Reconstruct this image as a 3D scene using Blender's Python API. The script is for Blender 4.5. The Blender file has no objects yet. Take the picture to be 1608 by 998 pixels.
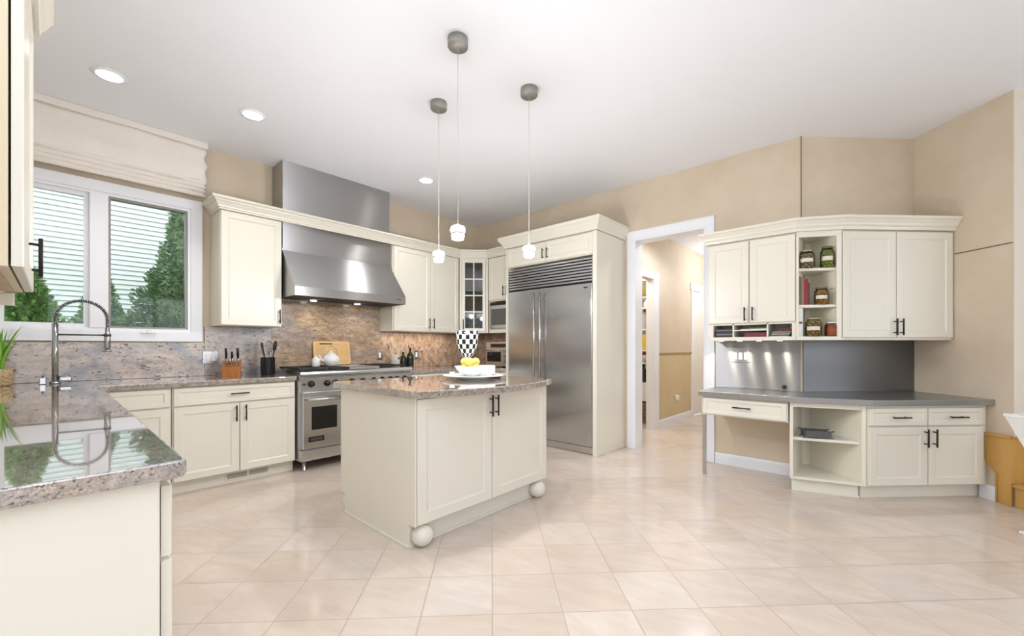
import bpy, bmesh, math, random
from mathutils import Vector, Matrix
random.seed(7)
scene = bpy.context.scene
COL = scene.collection
R = math.radians

# ------------------------------------------------------------------ camera, light, exposure
HCAM = 1.16
CEIL = 3.038
YB = 4.77            # range / window wall plane
XR = 4.47            # refrigerator wall plane
Q = math.sqrt(.5)
def ST(s, t): return (Q*(s+t), Q*(t-s))    # coordinates along / away from the tile axis (45 degrees to the walls)

cam_d = bpy.data.cameras.new('camera')
cam_d.sensor_width = 36.0
cam_d.lens = 652.0/1608.0*36.0
cam_d.shift_y = 46.0/1608.0
cam_d.clip_start = 0.02
cam = bpy.data.objects.new('camera', cam_d)
COL.objects.link(cam)
cam.location = (0, 0, HCAM)
cam.rotation_euler = (R(90), 0, R(42.2-90))
scene.camera = cam

vs = scene.view_settings
vs.view_transform = 'Standard'
vs.look = 'None'
vs.gamma = 1.0
vs.use_curve_mapping = False
vs.exposure = 0.0

def lin(c):
    def f(v):
        v /= 255.0
        return v/12.92 if v <= 0.04045 else ((v+0.055)/1.055)**2.4
    return (f(c[0]), f(c[1]), f(c[2]), 1.0)

world = bpy.data.worlds.new('world')
scene.world = world
world.use_nodes = True
bgn = world.node_tree.nodes['Background']
bgn.inputs[0].default_value = lin((232, 238, 244))
bgn.inputs[1].default_value = 2.7

def light(name, typ, loc, energy, color=(255, 255, 255), rot=(0, 0, 0), size=None, size_y=None, radius=None, spot=None, blend=.6):
    d = bpy.data.lights.new(name, typ)
    d.energy = energy
    d.color = lin(color)[:3]
    if typ == 'AREA':
        d.shape = 'RECTANGLE'
        d.size = size
        d.size_y = size_y
    if radius is not None: d.shadow_soft_size = radius
    if typ == 'SPOT':
        d.spot_size = R(spot)
        d.spot_blend = blend
    o = bpy.data.objects.new(name, d)
    COL.objects.link(o)
    o.location = loc
    o.rotation_euler = rot
    return o

sun = light('sun', 'SUN', (0, 0, 8), 1.0, (255, 250, 242), rot=(R(48), R(-12), 0))
sun.data.angle = R(3)
# added fill lights at the unseen rear windows, standing in for daylight
light('fill_rear', 'AREA', (3.2, -3.9, 1.62), 6, (232, 241, 255), rot=(R(90), 0, 0), size=3.4, size_y=1.5)
light('fill_side', 'AREA', (-2.42, -.35, 1.62), 4, (232, 241, 255), rot=(R(90), 0, R(-90)), size=2.2, size_y=1.5)
# added upward fill for the ceiling, unseen behind the camera, no fixture
light('ceiling_fill', 'AREA', (-.5, -.3, 1.98), 88, (232, 241, 255), rot=(R(180), 0, R(42)), size=2.2, size_y=1.2)

# ------------------------------------------------------------------ materials
def newmat(name):
    m = bpy.data.materials.new(name)
    m.use_nodes = True
    nt = m.node_tree
    b = nt.nodes['Principled BSDF']
    return m, nt, b

def N(nt, typ, **kw):
    n = nt.nodes.new(typ)
    for k, v in kw.items():
        if hasattr(n, k): setattr(n, k, v)
    return n

def plain(name, col, rough=.5, metal=0., spec=.5, var=.04, scale=8., emit=None, estr=0., coat=0.):
    """procedural material: base colour with a faint mottling, a touch of roughness variation"""
    m, nt, b = newmat(name)
    tc = N(nt, 'ShaderNodeTexCoord')
    no = N(nt, 'ShaderNodeTexNoise'); no.inputs['Scale'].default_value = scale; no.inputs['Detail'].default_value = 3
    nt.links.new(tc.outputs['Object'], no.inputs['Vector'])
    mx = N(nt, 'ShaderNodeMix', data_type='RGBA')
    c = lin(col)
    mx.inputs[6].default_value = (c[0]*(1-var), c[1]*(1-var), c[2]*(1-var), 1)
    mx.inputs[7].default_value = (min(1, c[0]*(1+var)), min(1, c[1]*(1+var)), min(1, c[2]*(1+var)), 1)
    nt.links.new(no.outputs['Fac'], mx.inputs[0])
    nt.links.new(mx.outputs[2], b.inputs['Base Color'])
    b.inputs['Roughness'].default_value = rough
    b.inputs['Metallic'].default_value = metal
    b.inputs['Specular IOR Level'].default_value = spec
    b.inputs['Coat Weight'].default_value = coat
    if emit:
        b.inputs['Emission Color'].default_value = lin(emit)
        b.inputs['Emission Strength'].default_value = estr
    return m

def ramp(nt, stops):
    r = N(nt, 'ShaderNodeValToRGB')
    e = r.color_ramp.elements
    while len(e) > 1: e.remove(e[-1])
    e[0].position = stops[0][0]; e[0].color = lin(stops[0][1])
    for p, c in stops[1:]:
        x = e.new(p); x.color = lin(c)
    return r

def granite(name, stops, streak=(1, 1, 1), rough=.06, scale=9., speck=.40, speckcol=(48, 44, 46), spec=.5, coat=.7, coat_ior=1.7, blue=.35, dash=2.6, spk=2.6):
    m, nt, b = newmat(name)
    g = N(nt, 'ShaderNodeNewGeometry')
    mp = N(nt, 'ShaderNodeMapping'); mp.inputs['Scale'].default_value = streak
    mp.inputs['Rotation'].default_value = (0, R(14), 0)
    nt.links.new(g.outputs['Position'], mp.inputs['Vector'])
    def noise(sc, det, ro, vec=None, dist=0.):
        n = N(nt, 'ShaderNodeTexNoise'); n.inputs['Scale'].default_value = sc; n.inputs['Detail'].default_value = det
        n.inputs['Roughness'].default_value = ro; n.inputs['Distortion'].default_value = dist
        nt.links.new(vec or mp.outputs[0], n.inputs['Vector'])
        return n.outputs['Fac']
    def over(col, fac, c2):
        mx = N(nt, 'ShaderNodeMix', data_type='RGBA')
        nt.links.new(fac, mx.inputs[0]); nt.links.new(col, mx.inputs[6]); mx.inputs[7].default_value = lin(c2)
        return mx.outputs[2]
    def step(fac, lo, hi, top=1.):
        mr = N(nt, 'ShaderNodeMapRange'); mr.inputs[1].default_value = lo; mr.inputs[2].default_value = hi; mr.inputs[4].default_value = top
        nt.links.new(fac, mr.inputs[0])
        return mr.outputs[0]
    r1 = ramp(nt, stops)
    nt.links.new(noise(scale, 12, .8, None, .7), r1.inputs[0])
    c = r1.outputs[0]
    c = over(c, step(noise(scale*.33, 5, .6), .50, .66, blue), (132, 138, 150))          # blue grey clouds
    c = over(c, step(noise(scale*8, 3, .55, g.outputs['Position']), .58, .66, .45), (226, 216, 202))   # pale feldspar grains
    mp2 = N(nt, 'ShaderNodeMapping'); mp2.inputs['Scale'].default_value = (streak[0], streak[1]*1.0, streak[2]*dash)
    mp2.inputs['Rotation'].default_value = (0, R(20), 0)
    nt.links.new(g.outputs['Position'], mp2.inputs['Vector'])
    c = over(c, step(noise(scale*spk, 4, .55, mp2.outputs[0]), speck, speck-.045, .92), speckcol)    # dark mica
    nt.links.new(c, b.inputs['Base Color'])
    b.inputs['Roughness'].default_value = rough
    b.inputs['Specular IOR Level'].default_value = spec
    b.inputs['Coat Weight'].default_value = coat
    b.inputs['Coat Roughness'].default_value = .02
    b.inputs['Coat IOR'].default_value = coat_ior
    return m

def steel(name, col=(176, 176, 176), rough=.26, aniso=.75, rot=0.0):
    m, nt, b = newmat(name)
    b.inputs['Metallic'].default_value = 1
    b.inputs['Anisotropic'].default_value = aniso
    b.inputs['Anisotropic Rotation'].default_value = rot
    tg = N(nt, 'ShaderNodeTangent'); tg.direction_type = 'UV_MAP'; tg.uv_map = 'uv'
    nt.links.new(tg.outputs[0], b.inputs['Tangent'])
    uv = N(nt, 'ShaderNodeUVMap'); uv.uv_map = 'uv'
    mp = N(nt, 'ShaderNodeMapping'); mp.inputs['Scale'].default_value = (1.2, 260, 1)
    nt.links.new(uv.outputs[0], mp.inputs['Vector'])
    no = N(nt, 'ShaderNodeTexNoise'); no.inputs['Scale'].default_value = 3; no.inputs['Detail'].default_value = 4
    nt.links.new(mp.outputs[0], no.inputs['Vector'])
    mr = N(nt, 'ShaderNodeMapRange'); mr.inputs[3].default_value = rough-.02; mr.inputs[4].default_value = rough+.02
    nt.links.new(no.outputs['Fac'], mr.inputs[0])
    nt.links.new(mr.outputs[0], b.inputs['Roughness'])
    c = lin(col)
    mx = N(nt, 'ShaderNodeMix', data_type='RGBA')
    mx.inputs[6].default_value = (c[0]*.97, c[1]*.97, c[2]*.97, 1); mx.inputs[7].default_value = (c[0]*1.03, c[1]*1.03, c[2]*1.03, 1)
    nt.links.new(no.outputs['Fac'], mx.inputs[0])
    nt.links.new(mx.outputs[2], b.inputs['Base Color'])
    return m

def glass(name, tint=(245, 250, 250), refl=.06):
    m, nt, b = newmat(name)
    out = nt.nodes['Material Output']
    tr = N(nt, 'ShaderNodeBsdfTransparent'); tr.inputs[0].default_value = lin(tint)
    gl = N(nt, 'ShaderNodeBsdfGlossy'); gl.inputs['Roughness'].default_value = .02
    fr = N(nt, 'ShaderNodeFresnel'); fr.inputs[0].default_value = 1.35
    mx = N(nt, 'ShaderNodeMixShader')
    nt.links.new(fr.outputs[0], mx.inputs[0])
    nt.links.new(tr.outputs[0], mx.inputs[1]); nt.links.new(gl.outputs[0], mx.inputs[2])
    nt.links.new(mx.outputs[0], out.inputs[0])
    return m

def tiles():
    m, nt, b = newmat('marble_floor_tile')
    g = N(nt, 'ShaderNodeNewGeometry')
    mp = N(nt, 'ShaderNodeMapping'); mp.vector_type = 'POINT'
    mp.inputs['Rotation'].default_value = (0, 0, R(45))
    nt.links.new(g.outputs['Position'], mp.inputs['Vector'])
    ad = N(nt, 'ShaderNodeVectorMath', operation='ADD'); T = .308
    ad.inputs[1].default_value = (-.003+T*40, -1.806+T*46, 0)
    nt.links.new(mp.outputs[0], ad.inputs[0])
    sc = N(nt, 'ShaderNodeVectorMath', operation='SCALE'); sc.inputs['Scale'].default_value = 1/T
    nt.links.new(ad.outputs[0], sc.inputs[0])
    fl = N(nt, 'ShaderNodeVectorMath', operation='FLOOR'); nt.links.new(sc.outputs[0], fl.inputs[0])
    fr = N(nt, 'ShaderNodeVectorMath', operation='FRACTION'); nt.links.new(sc.outputs[0], fr.inputs[0])
    wn = N(nt, 'ShaderNodeTexWhiteNoise', noise_dimensions='2D'); nt.links.new(fl.outputs[0], wn.inputs['Vector'])
    sx = N(nt, 'ShaderNodeSeparateXYZ'); nt.links.new(fr.outputs[0], sx.inputs[0])
    def edge(o):
        a = N(nt, 'ShaderNodeMath', operation='SUBTRACT'); a.inputs[1].default_value = .5; nt.links.new(o, a.inputs[0])
        c = N(nt, 'ShaderNodeMath', operation='ABSOLUTE'); nt.links.new(a.outputs[0], c.inputs[0])
        return c.outputs[0]
    mxm = N(nt, 'ShaderNodeMath', operation='MAXIMUM')
    nt.links.new(edge(sx.outputs[0]), mxm.inputs[0]); nt.links.new(edge(sx.outputs[1]), mxm.inputs[1])
    gr = N(nt, 'ShaderNodeMapRange'); gr.inputs[1].default_value = .489; gr.inputs[2].default_value = .495
    nt.links.new(mxm.outputs[0], gr.inputs[0])
    # veining, direction and phase differing from tile to tile
    vr = N(nt, 'ShaderNodeVectorRotate', rotation_type='Z_AXIS')
    nt.links.new(sc.outputs[0], vr.inputs['Vector'])
    an = N(nt, 'ShaderNodeMath', operation='MULTIPLY'); an.inputs[1].default_value = .9; nt.links.new(wn.outputs['Value'], an.inputs[0])
    nt.links.new(an.outputs[0], vr.inputs['Angle'])
    ms = N(nt, 'ShaderNodeMapping'); ms.inputs['Scale'].default_value = (.9, 3.4, 1)
    nt.links.new(vr.outputs[0], ms.inputs['Vector'])
    no = N(nt, 'ShaderNodeTexNoise', noise_dimensions='4D'); no.inputs['Scale'].default_value = 1.3; no.inputs['Detail'].default_value = 6; no.inputs['Roughness'].default_value = .6
    no.inputs['Distortion'].default_value = .6
    nt.links.new(ms.outputs[0], no.inputs['Vector'])
    w4 = N(nt, 'ShaderNodeMath', operation='MULTIPLY'); w4.inputs[1].default_value = 50; nt.links.new(wn.outputs['Value'], w4.inputs[0])
    nt.links.new(w4.outputs[0], no.inputs['W'])
    r1 = ramp(nt, TILE_STOPS)
    nt.links.new(no.outputs['Fac'], r1.inputs[0])
    hs = N(nt, 'ShaderNodeHueSaturation')
    vm = N(nt, 'ShaderNodeMapRange'); vm.inputs[3].default_value = .93; vm.inputs[4].default_value = 1.02
    nt.links.new(wn.outputs['Value'], vm.inputs[0]); nt.links.new(vm.outputs[0], hs.inputs['Value'])
    sp = N(nt, 'ShaderNodeSeparateColor'); nt.links.new(wn.outputs['Color'], sp.inputs[0])
    sm = N(nt, 'ShaderNodeMapRange'); sm.inputs[3].default_value = .80; sm.inputs[4].default_value = 1.06
    nt.links.new(sp.outputs[1], sm.inputs[0]); nt.links.new(sm.outputs[0], hs.inputs['Saturation'])
    nt.links.new(r1.outputs[0], hs.inputs['Color'])
    mx = N(nt, 'ShaderNodeMix', data_type='RGBA')
    nt.links.new(gr.outputs[0], mx.inputs[0]); nt.links.new(hs.outputs[0], mx.inputs[6]); mx.inputs[7].default_value = lin((178, 160, 143))
    nt.links.new(mx.outputs[2], b.inputs['Base Color'])
    rr = N(nt, 'ShaderNodeMapRange'); rr.inputs[3].default_value = .13; rr.inputs[4].default_value = .6
    nt.links.new(gr.outputs[0], rr.inputs[0]); nt.links.new(rr.outputs[0], b.inputs['Roughness'])
    return m
TILE_STOPS = [(0., (198, 178, 160)), (.35, (213, 195, 178)), (.55, (218, 202, 187)), (.72, (223, 209, 196)), (1., (230, 220, 210))]

def wallpaper(name, c0, c1):
    m, nt, b = newmat(name)
    g = N(nt, 'ShaderNodeNewGeometry')
    n1 = N(nt, 'ShaderNodeTexNoise'); n1.inputs['Scale'].default_value = 2.2; n1.inputs['Detail'].default_value = 7; n1.inputs['Roughness'].default_value = .65
    nt.links.new(g.outputs['Position'], n1.inputs['Vector'])
    r1 = ramp(nt, [(.3, c0), (.7, c1)])
    nt.links.new(n1.outputs['Fac'], r1.inputs[0]); nt.links.new(r1.outputs[0], b.inputs['Base Color'])
    b.inputs['Roughness'].default_value = .55
    b.inputs['Specular IOR Level'].default_value = .3
    return m

def woodmat(name, c0, c1, axis=(1, 1, 8), rough=.35):
    m, nt, b = newmat(name)
    tc = N(nt, 'ShaderNodeTexCoord')
    mp = N(nt, 'ShaderNodeMapping'); mp.inputs['Scale'].default_value = axis
    nt.links.new(tc.outputs['Object'], mp.inputs['Vector'])
    n1 = N(nt, 'ShaderNodeTexNoise'); n1.inputs['Scale'].default_value = 5; n1.inputs['Detail'].default_value = 6; n1.inputs['Distortion'].default_value = 1.2
    nt.links.new(mp.outputs[0], n1.inputs['Vector'])
    r1 = ramp(nt, [(.3, c0), (.7, c1)])
    nt.links.new(n1.outputs['Fac'], r1.inputs[0]); nt.links.new(r1.outputs[0], b.inputs['Base Color'])
    b.inputs['Roughness'].default_value = rough
    return m

def checker(name, a, c, scale, rough=.2):
    m, nt, b = newmat(name)
    uv = N(nt, 'ShaderNodeUVMap'); uv.uv_map = 'uv'
    ch = N(nt, 'ShaderNodeTexChecker'); ch.inputs['Color1'].default_value = lin(a); ch.inputs['Color2'].default_value = lin(c); ch.inputs['Scale'].default_value = scale
    nt.links.new(uv.outputs[0], ch.inputs['Vector']); nt.links.new(ch.outputs[0], b.inputs['Base Color'])
    b.inputs['Roughness'].default_value = rough
    return m

def weave(name, c0, c1, scale=60):
    m, nt, b = newmat(name)
    tc = N(nt, 'ShaderNodeTexCoord')
    v = N(nt, 'ShaderNodeTexVoronoi'); v.inputs['Scale'].default_value = scale
    nt.links.new(tc.outputs['Object'], v.inputs['Vector'])
    r1 = ramp(nt, [(.0, c1), (.6, c0)])
    nt.links.new(v.outputs['Distance'], r1.inputs[0]); nt.links.new(r1.outputs[0], b.inputs['Base Color'])
    bp = N(nt, 'ShaderNodeBump'); bp.inputs['Strength'].default_value = .6; bp.inputs['Distance'].default_value = .01
    nt.links.new(v.outputs['Distance'], bp.inputs['Height']); nt.links.new(bp.outputs[0], b.inputs['Normal'])
    b.inputs['Roughness'].default_value = .7
    return m

def spots(name, base, dots, scale=40, thr=.28, rough=.2):
    m, nt, b = newmat(name)
    tc = N(nt, 'ShaderNodeTexCoord')
    v = N(nt, 'ShaderNodeTexVoronoi'); v.inputs['Scale'].default_value = scale
    nt.links.new(tc.outputs['Object'], v.inputs['Vector'])
    r1 = ramp(nt, [(0, dots), (thr, dots), (thr+.06, base)])
    nt.links.new(v.outputs['Distance'], r1.inputs[0]); nt.links.new(r1.outputs[0], b.inputs['Base Color'])
    b.inputs['Roughness'].default_value = rough
    return m

def leafmat(name, c0, c1):
    m, nt, b = newmat(name)
    g = N(nt, 'ShaderNodeNewGeometry')
    r1 = ramp(nt, [(0, c0), (1, c1)])
    nt.links.new(g.outputs['Random Per Island'], r1.inputs[0]); nt.links.new(r1.outputs[0], b.inputs['Base Color'])
    b.inputs['Roughness'].default_value = .6
    return m

CREAM = plain('cream_lacquer', (233, 228, 214), .32, var=.012, scale=3)
INNER = plain('cream_interior', (236, 229, 208), .45, var=.012, scale=3)
WHITE = plain('white_trim_paint', (240, 242, 247), .35, var=.01)
CEILM = plain('ceiling_paint', (244, 246, 250), .85, spec=.2, var=.008, scale=2)
WALL = wallpaper('tan_wallpaper', (209, 192, 168), (220, 205, 183))
WALLY = wallpaper('ochre_wallpaper', (206, 187, 146), (215, 198, 160))
REARW = plain('darkened_rear_paint', (176, 168, 156), .7, var=.01)  # unseen rear walls, darkened to dim the desk steel's reflections
BACKW = plain('rear_wall_paint', (226, 218, 204), .7, var=.01)
GRAN = granite('granite_worktop', [(.30, (84, 78, 78)), (.42, (136, 124, 115)), (.52, (168, 153, 140)), (.60, (192, 179, 166)), (.72, (142, 136, 134))], scale=38, speck=.42, coat=1., coat_ior=2.4, dash=1.1, blue=.5, spk=3.2)
GRANG = granite('granite_skylight_tint', [(.30, (120, 118, 122)), (.42, (164, 154, 150)), (.52, (194, 180, 170)), (.62, (212, 198, 188)), (.74, (164, 160, 162))], streak=(.8, 1, 1.3), rough=.15, scale=13, speck=.385, coat=.2, blue=.8, dash=1.6)  # same stone, grey tint of the window skylight put into its colour
GRANB = granite('granite_hoodlight_tint', [(.32, (104, 82, 64)), (.44, (150, 124, 100)), (.52, (178, 151, 124)), (.60, (200, 176, 150)), (.72, (146, 126, 108))], streak=(.75, 1, 2.1), rough=.18, scale=10, speck=.355, coat=.1, blue=.3, dash=1.5)  # same stone, warm tint of the hood light put into its colour
GRANV = granite('granite_pink_slab', [(.32, (112, 90, 76)), (.44, (160, 132, 110)), (.52, (188, 158, 132)), (.60, (208, 182, 158)), (.72, (150, 132, 120))], streak=(1.5, 1.5, .95), rough=.18, scale=9, speck=.35, coat=.1, blue=.2, dash=.8)
TILE = tiles()
STEEL = steel('brushed_steel', (204, 205, 207), .2, .7, 0.)
STEELH = steel('brushed_steel_hood', (188, 188, 189), .37, .97, .25)
STEELD = steel('brushed_steel_desk', (164, 165, 167), .40, 1., .25)
STEELT = steel('steel_desktop', (172, 173, 175), .3, .3, .0)
STEELF = steel('steel_dark_reflection', (128, 129, 131), .42, .2, .25)  # copy of the desk steel, dim reflection put into its colour
STEELP = plain('satin_steel', (190, 190, 190), .25, metal=1, var=.03)
NICKEL = plain('brushed_nickel', (158, 157, 150), .5, metal=.6, var=.1, scale=40)
CHROME = plain('chrome', (176, 177, 180), .14, metal=1, var=.01)
DARK = plain('dark_gap', (26, 25, 25), .6, var=.05)
BLACK = plain('black_bronze', (38, 34, 31), .38, metal=.4, var=.05)
IRON = plain('cast_iron', (30, 30, 31), .6, var=.1, scale=60)
BLKGLASS = plain('black_glass', (16, 16, 17), .06, var=.02)
GREYGLASS = plain('grey_oven_glass', (86, 86, 82), .1, var=.02)
BLKPLAS = plain('black_plastic', (24, 24, 25), .3, var=.05)
GLASS = glass('clear_glass')
JARG = glass('jar_glass', (238, 240, 232))
PORC = plain('white_porcelain', (244, 244, 242), .15, var=.01)
OAK = woodmat('golden_oak', (196, 148, 74), (214, 168, 94), (1, 1, .25))
OAKD = woodmat('oak_trim', (186, 138, 72), (206, 160, 92), (1, 1, .25))
BLOCKW = woodmat('walnut_block', (150, 88, 40), (186, 118, 58), (6, 6, 1))
BOARDW = woodmat('maple_board', (216, 172, 112), (230, 190, 132), (1, 1, 9))
SPOONW = woodmat('beech_spoon', (200, 176, 150), (222, 200, 176), (1, 1, 4))
RAWW = woodmat('raw_birch', (190, 158, 122), (204, 174, 138), (1, 1, 4))
LINEN = plain('cream_linen', (245, 238, 230), .9, spec=.1, var=.03, scale=25)
GLOW = plain('lit_frosted_glass', (255, 252, 244), .4, emit=(255, 251, 244), estr=1.5)
CANGLOW = plain('lit_lamp_lens', (255, 255, 255), .4, emit=(255, 252, 246), estr=9)
PUCK = plain('lit_puck_lens', (255, 255, 255), .4, emit=(255, 246, 230), estr=9)
CORD = plain('clear_cord', (214, 210, 200), .4, var=.02)
LEMON = plain('lemon_peel', (214, 198, 92), .4, var=.08, scale=60)
LEAF = leafmat('leaf_blade', (92, 150, 40), (150, 200, 76))
CONI = leafmat('evergreen_sprig', (84, 114, 80), (142, 170, 122))
BUSHL = leafmat('shrub_leaf', (92, 134, 72), (160, 196, 120))
BARK = woodmat('bark', (74, 58, 44), (100, 82, 64), (6, 6, 1), .9)
SIDING = plain('pale_siding', (212, 216, 212), .6, var=.01)
ROOFM = plain('roof_shingle', (96, 94, 92), .9, var=.15, scale=20)
LAWN = plain('lawn', (96, 130, 62), .95, var=.25, scale=14)

# ------------------------------------------------------------------ mesh helpers
class MB:
    """collects shapes, builds ONE mesh object"""
    def __init__(s): s.v = []; s.f = []; s.sm = []; s.uvs = {}
    def add(s, verts, faces, smooth=False, M=None, uv=None):
        n = len(s.v)
        s.v += [tuple(M @ Vector(p)) if M is not None else tuple(p) for p in verts]
        for i, fc in enumerate(faces):
            if uv: s.uvs[len(s.f)] = uv[i]
            s.f.append([n+k for k in fc]); s.sm.append(smooth)
        return s
    def box(s, x0, x1, y0, y1, z0, z1, bev=.0, M=None):
        if x0 > x1: x0, x1 = x1, x0
        if y0 > y1: y0, y1 = y1, y0
        if z0 > z1: z0, z1 = z1, z0
        b = min(bev, (x1-x0)*.45, (y1-y0)*.45, (z1-z0)*.45)
        if b <= 0:
            v = [(x, y, z) for z in (z0, z1) for y in (y0, y1) for x in (x0, x1)]
            f = [(0, 2, 3, 1), (4, 5, 7, 6), (0, 1, 5, 4), (2, 6, 7, 3), (0, 4, 6, 2), (1, 3, 7, 5)]
            return s.add(v, f, M=M)
        bm = bmesh.new()
        bmesh.ops.create_cube(bm, size=1)
        for q in bm.verts:
            q.co = Vector(((x0+x1)/2+q.co.x*(x1-x0), (y0+y1)/2+q.co.y*(y1-y0), (z0+z1)/2+q.co.z*(z1-z0)))
        bmesh.ops.bevel(bm, geom=list(bm.edges), offset=b, segments=2, affect='EDGES', profile=.5)
        bm.verts.index_update()
        s.add([q.co[:] for q in bm.verts], [[q.index for q in fc.verts] for fc in bm.faces], M=M)
        bm.free()
        return s
    def prism(s, poly, z0, z1, M=None):
        """poly: list of (x, y) counter-clockwise"""
        a = sum(poly[i][0]*poly[(i+1) % len(poly)][1]-poly[(i+1) % len(poly)][0]*poly[i][1] for i in range(len(poly)))
        if a < 0: poly = poly[::-1]
        n = len(poly)
        v = [(x, y, z0) for x, y in poly]+[(x, y, z1) for x, y in poly]
        f = [list(range(n))[::-1], list(range(n, 2*n))]+[(i, (i+1) % n, n+(i+1) % n, n+i) for i in range(n)]
        return s.add(v, f, M=M)
    def lathe(s, prof, n=24, c=(0, 0, 0), smooth=True, M=None, cap=True):
        """prof: (radius, z) from bottom to top"""
        v = []; f = []; uv = []
        k = len(prof)
        for r, z in prof:
            for i in range(n):
                a = 2*math.pi*i/n
                v.append((c[0]+r*math.cos(a), c[1]+r*math.sin(a), c[2]+z))
        zl = [0]
        for j in range(1, k): zl.append(zl[-1]+math.hypot(prof[j][0]-prof[j-1][0], prof[j][1]-prof[j-1][1]))
        L = zl[-1] or 1
        for j in range(k-1):
            for i in range(n):
                f.append((j*n+i, j*n+(i+1) % n, (j+1)*n+(i+1) % n, (j+1)*n+i))
                uv.append([(i/n, zl[j]/L), ((i+1)/n, zl[j]/L), ((i+1)/n, zl[j+1]/L), (i/n, zl[j+1]/L)])
        if cap:
            if prof[0][0] > 1e-5: f.append(list(range(n))[::-1]); uv.append([(0, 0)]*n)
            if prof[-1][0] > 1e-5: f.append([(k-1)*n+i for i in range(n)]); uv.append([(0, 0)]*n)
        return s.add(v, f, smooth, M, uv)
    def tube(s, pts, r, n=8, smooth=True, M=None, cap=True):
        P = [Vector(p) for p in pts]
        rr = r if isinstance(r, (list, tuple)) else [r]*len(P)
        v = []; f = []
        up = None
        for i, p in enumerate(P):
            d = (P[min(i+1, len(P)-1)]-P[max(i-1, 0)]).normalized()
            if up is None:
                up = Vector((0, 0, 1)) if abs(d.z) < .9 else Vector((1, 0, 0))
            a = d.cross(up)
            if a.length < 1e-6: a = d.cross(Vector((0, 1, 0)))
            a.normalize(); b = a.cross(d).normalized(); up = b
            for k in range(n):
                t = 2*math.pi*k/n
                v.append(tuple(p+(a*math.cos(t)+b*math.sin(t))*rr[i]))
        for i in range(len(P)-1):
            for k in range(n):
                f.append((i*n+k, i*n+(k+1) % n, (i+1)*n+(k+1) % n, (i+1)*n+k))
        if cap: f += [list(range(n))[::-1], [(len(P)-1)*n+k for k in range(n)]]
        return s.add(v, f, smooth, M)
    def ball(s, c, r, n=20, m=12, sc=(1, 1, 1), M=None):
        prof = [(max(1e-6, r*math.sin(math.pi*j/m)), -r*math.cos(math.pi*j/m)) for j in range(m+1)]
        T = Matrix.Translation(c) @ Matrix.Diagonal((*sc, 1))
        if M is not None: T = M @ T
        return s.lathe(prof, n, M=T, cap=False)
    def panel(s, x0, x1, z0, z1, yb=0., th=.02, fw=.058, rec=.007, slope=.01, M=None):
        """framed cabinet door, back at yb, front facing -y"""
        yf = yb-th; c = .003
        def ring(i, y): return [(x0+i, y, z0+i), (x1-i, y, z0+i), (x1-i, y, z1-i), (x0+i, y, z1-i)]
        v = ring(0, yb)+ring(0, yf+c)+ring(c, yf)+ring(fw, yf)+ring(fw+slope, yf+rec)
        f = [(3, 2, 1, 0)]
        for k in range(4):
            for i in range(4):
                j = (i+1) % 4
                f.append((k*4+i, k*4+j, (k+1)*4+j, (k+1)*4+i))
        f.append((16, 17, 18, 19))
        return s.add(v, f, M=M)
    def frame(s, x0, x1, z0, z1, w, y0, y1, M=None):
        """rectangular frame lying in the xz plane"""
        s.box(x0, x0+w, y0, y1, z0, z1, M=M); s.box(x1-w, x1, y0, y1, z0, z1, M=M)
        s.box(x0+w, x1-w, y0, y1, z0, z0+w, M=M); s.box(x0+w, x1-w, y0, y1, z1-w, z1, M=M)
        return s
    def sweep(s, path, prof, M=None):
        """profile (out, z) swept along a plan path with mitred corners; out is to the right of travel"""
        n = len(path); P = [Vector(p) for p in path]
        cols = []
        for i in range(n):
            d0 = (P[i]-P[i-1]).normalized() if i else None
            d1 = (P[i+1]-P[i]).normalized() if i < n-1 else None
            n0 = Vector((d0.y, -d0.x)) if d0 else None
            n1 = Vector((d1.y, -d1.x)) if d1 else None
            if n0 is None: o = n1
            elif n1 is None: o = n0
            else: o = (n0+n1)/(1+n0.dot(n1))
            cols.append([(P[i].x+o.x*a, P[i].y+o.y*a, z) for a, z in prof])
        k = len(prof); v = [p for c in cols for p in c]; f = []
        for i in range(n-1):
            for j in range(k):
                f.append((i*k+j, (i+1)*k+j, (i+1)*k+(j+1) % k, i*k+(j+1) % k))
        f += [list(range(k)), [(n-1)*k+j for j in range(k)][::-1]]
        return s.add(v, f, M=M)
    def build(s, name, mat, parent=None, origin=None, fix=True):
        vs_ = s.v
        me = bpy.data.meshes.new(name)
        off = Vector((0, 0, 0))
        if parent is None and origin is None:
            xs = [p[0] for p in vs_]; ys = [p[1] for p in vs_]; zs = [p[2] for p in vs_]
            off = Vector(((min(xs)+max(xs))/2, (min(ys)+max(ys))/2, min(zs)))
        elif origin is not None: off = Vector(origin)
        me.from_pydata([tuple(Vector(p)-off) for p in vs_], [], s.f)
        if fix:
            bm = bmesh.new(); bm.from_mesh(me)
            lay = bm.faces.layers.int.new('idx')
            for i, fc in enumerate(bm.faces): fc[lay] = i
            bmesh.ops.recalc_face_normals(bm, faces=bm.faces)
            bm.to_mesh(me); bm.free()
        me.polygons.foreach_set('use_smooth', s.sm)
        uvl = me.uv_layers.new(name='uv')
        for p in me.polygons:
            u = s.uvs.get(p.index)
            if u:
                idx = {vi: k for k, vi in enumerate(s.f[p.index])}
                for li in p.loop_indices: uvl.data[li].uv = u[idx[me.loops[li].vertex_index]]
            else:
                nn = p.normal
                t = Vector((0, 0, 1)).cross(nn)
                t = Vector((1, 0, 0)) if t.length < .3 else t.normalized()
                w = nn.cross(t)
                for li in p.loop_indices:
                    co = me.vertices[me.loops[li].vertex_index].co
                    uvl.data[li].uv = (co.dot(t), co.dot(w))
        if mat is not None: me.materials.append(mat)
        o = bpy.data.objects.new(name, me)
        COL.objects.link(o)
        o.location = off
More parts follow.
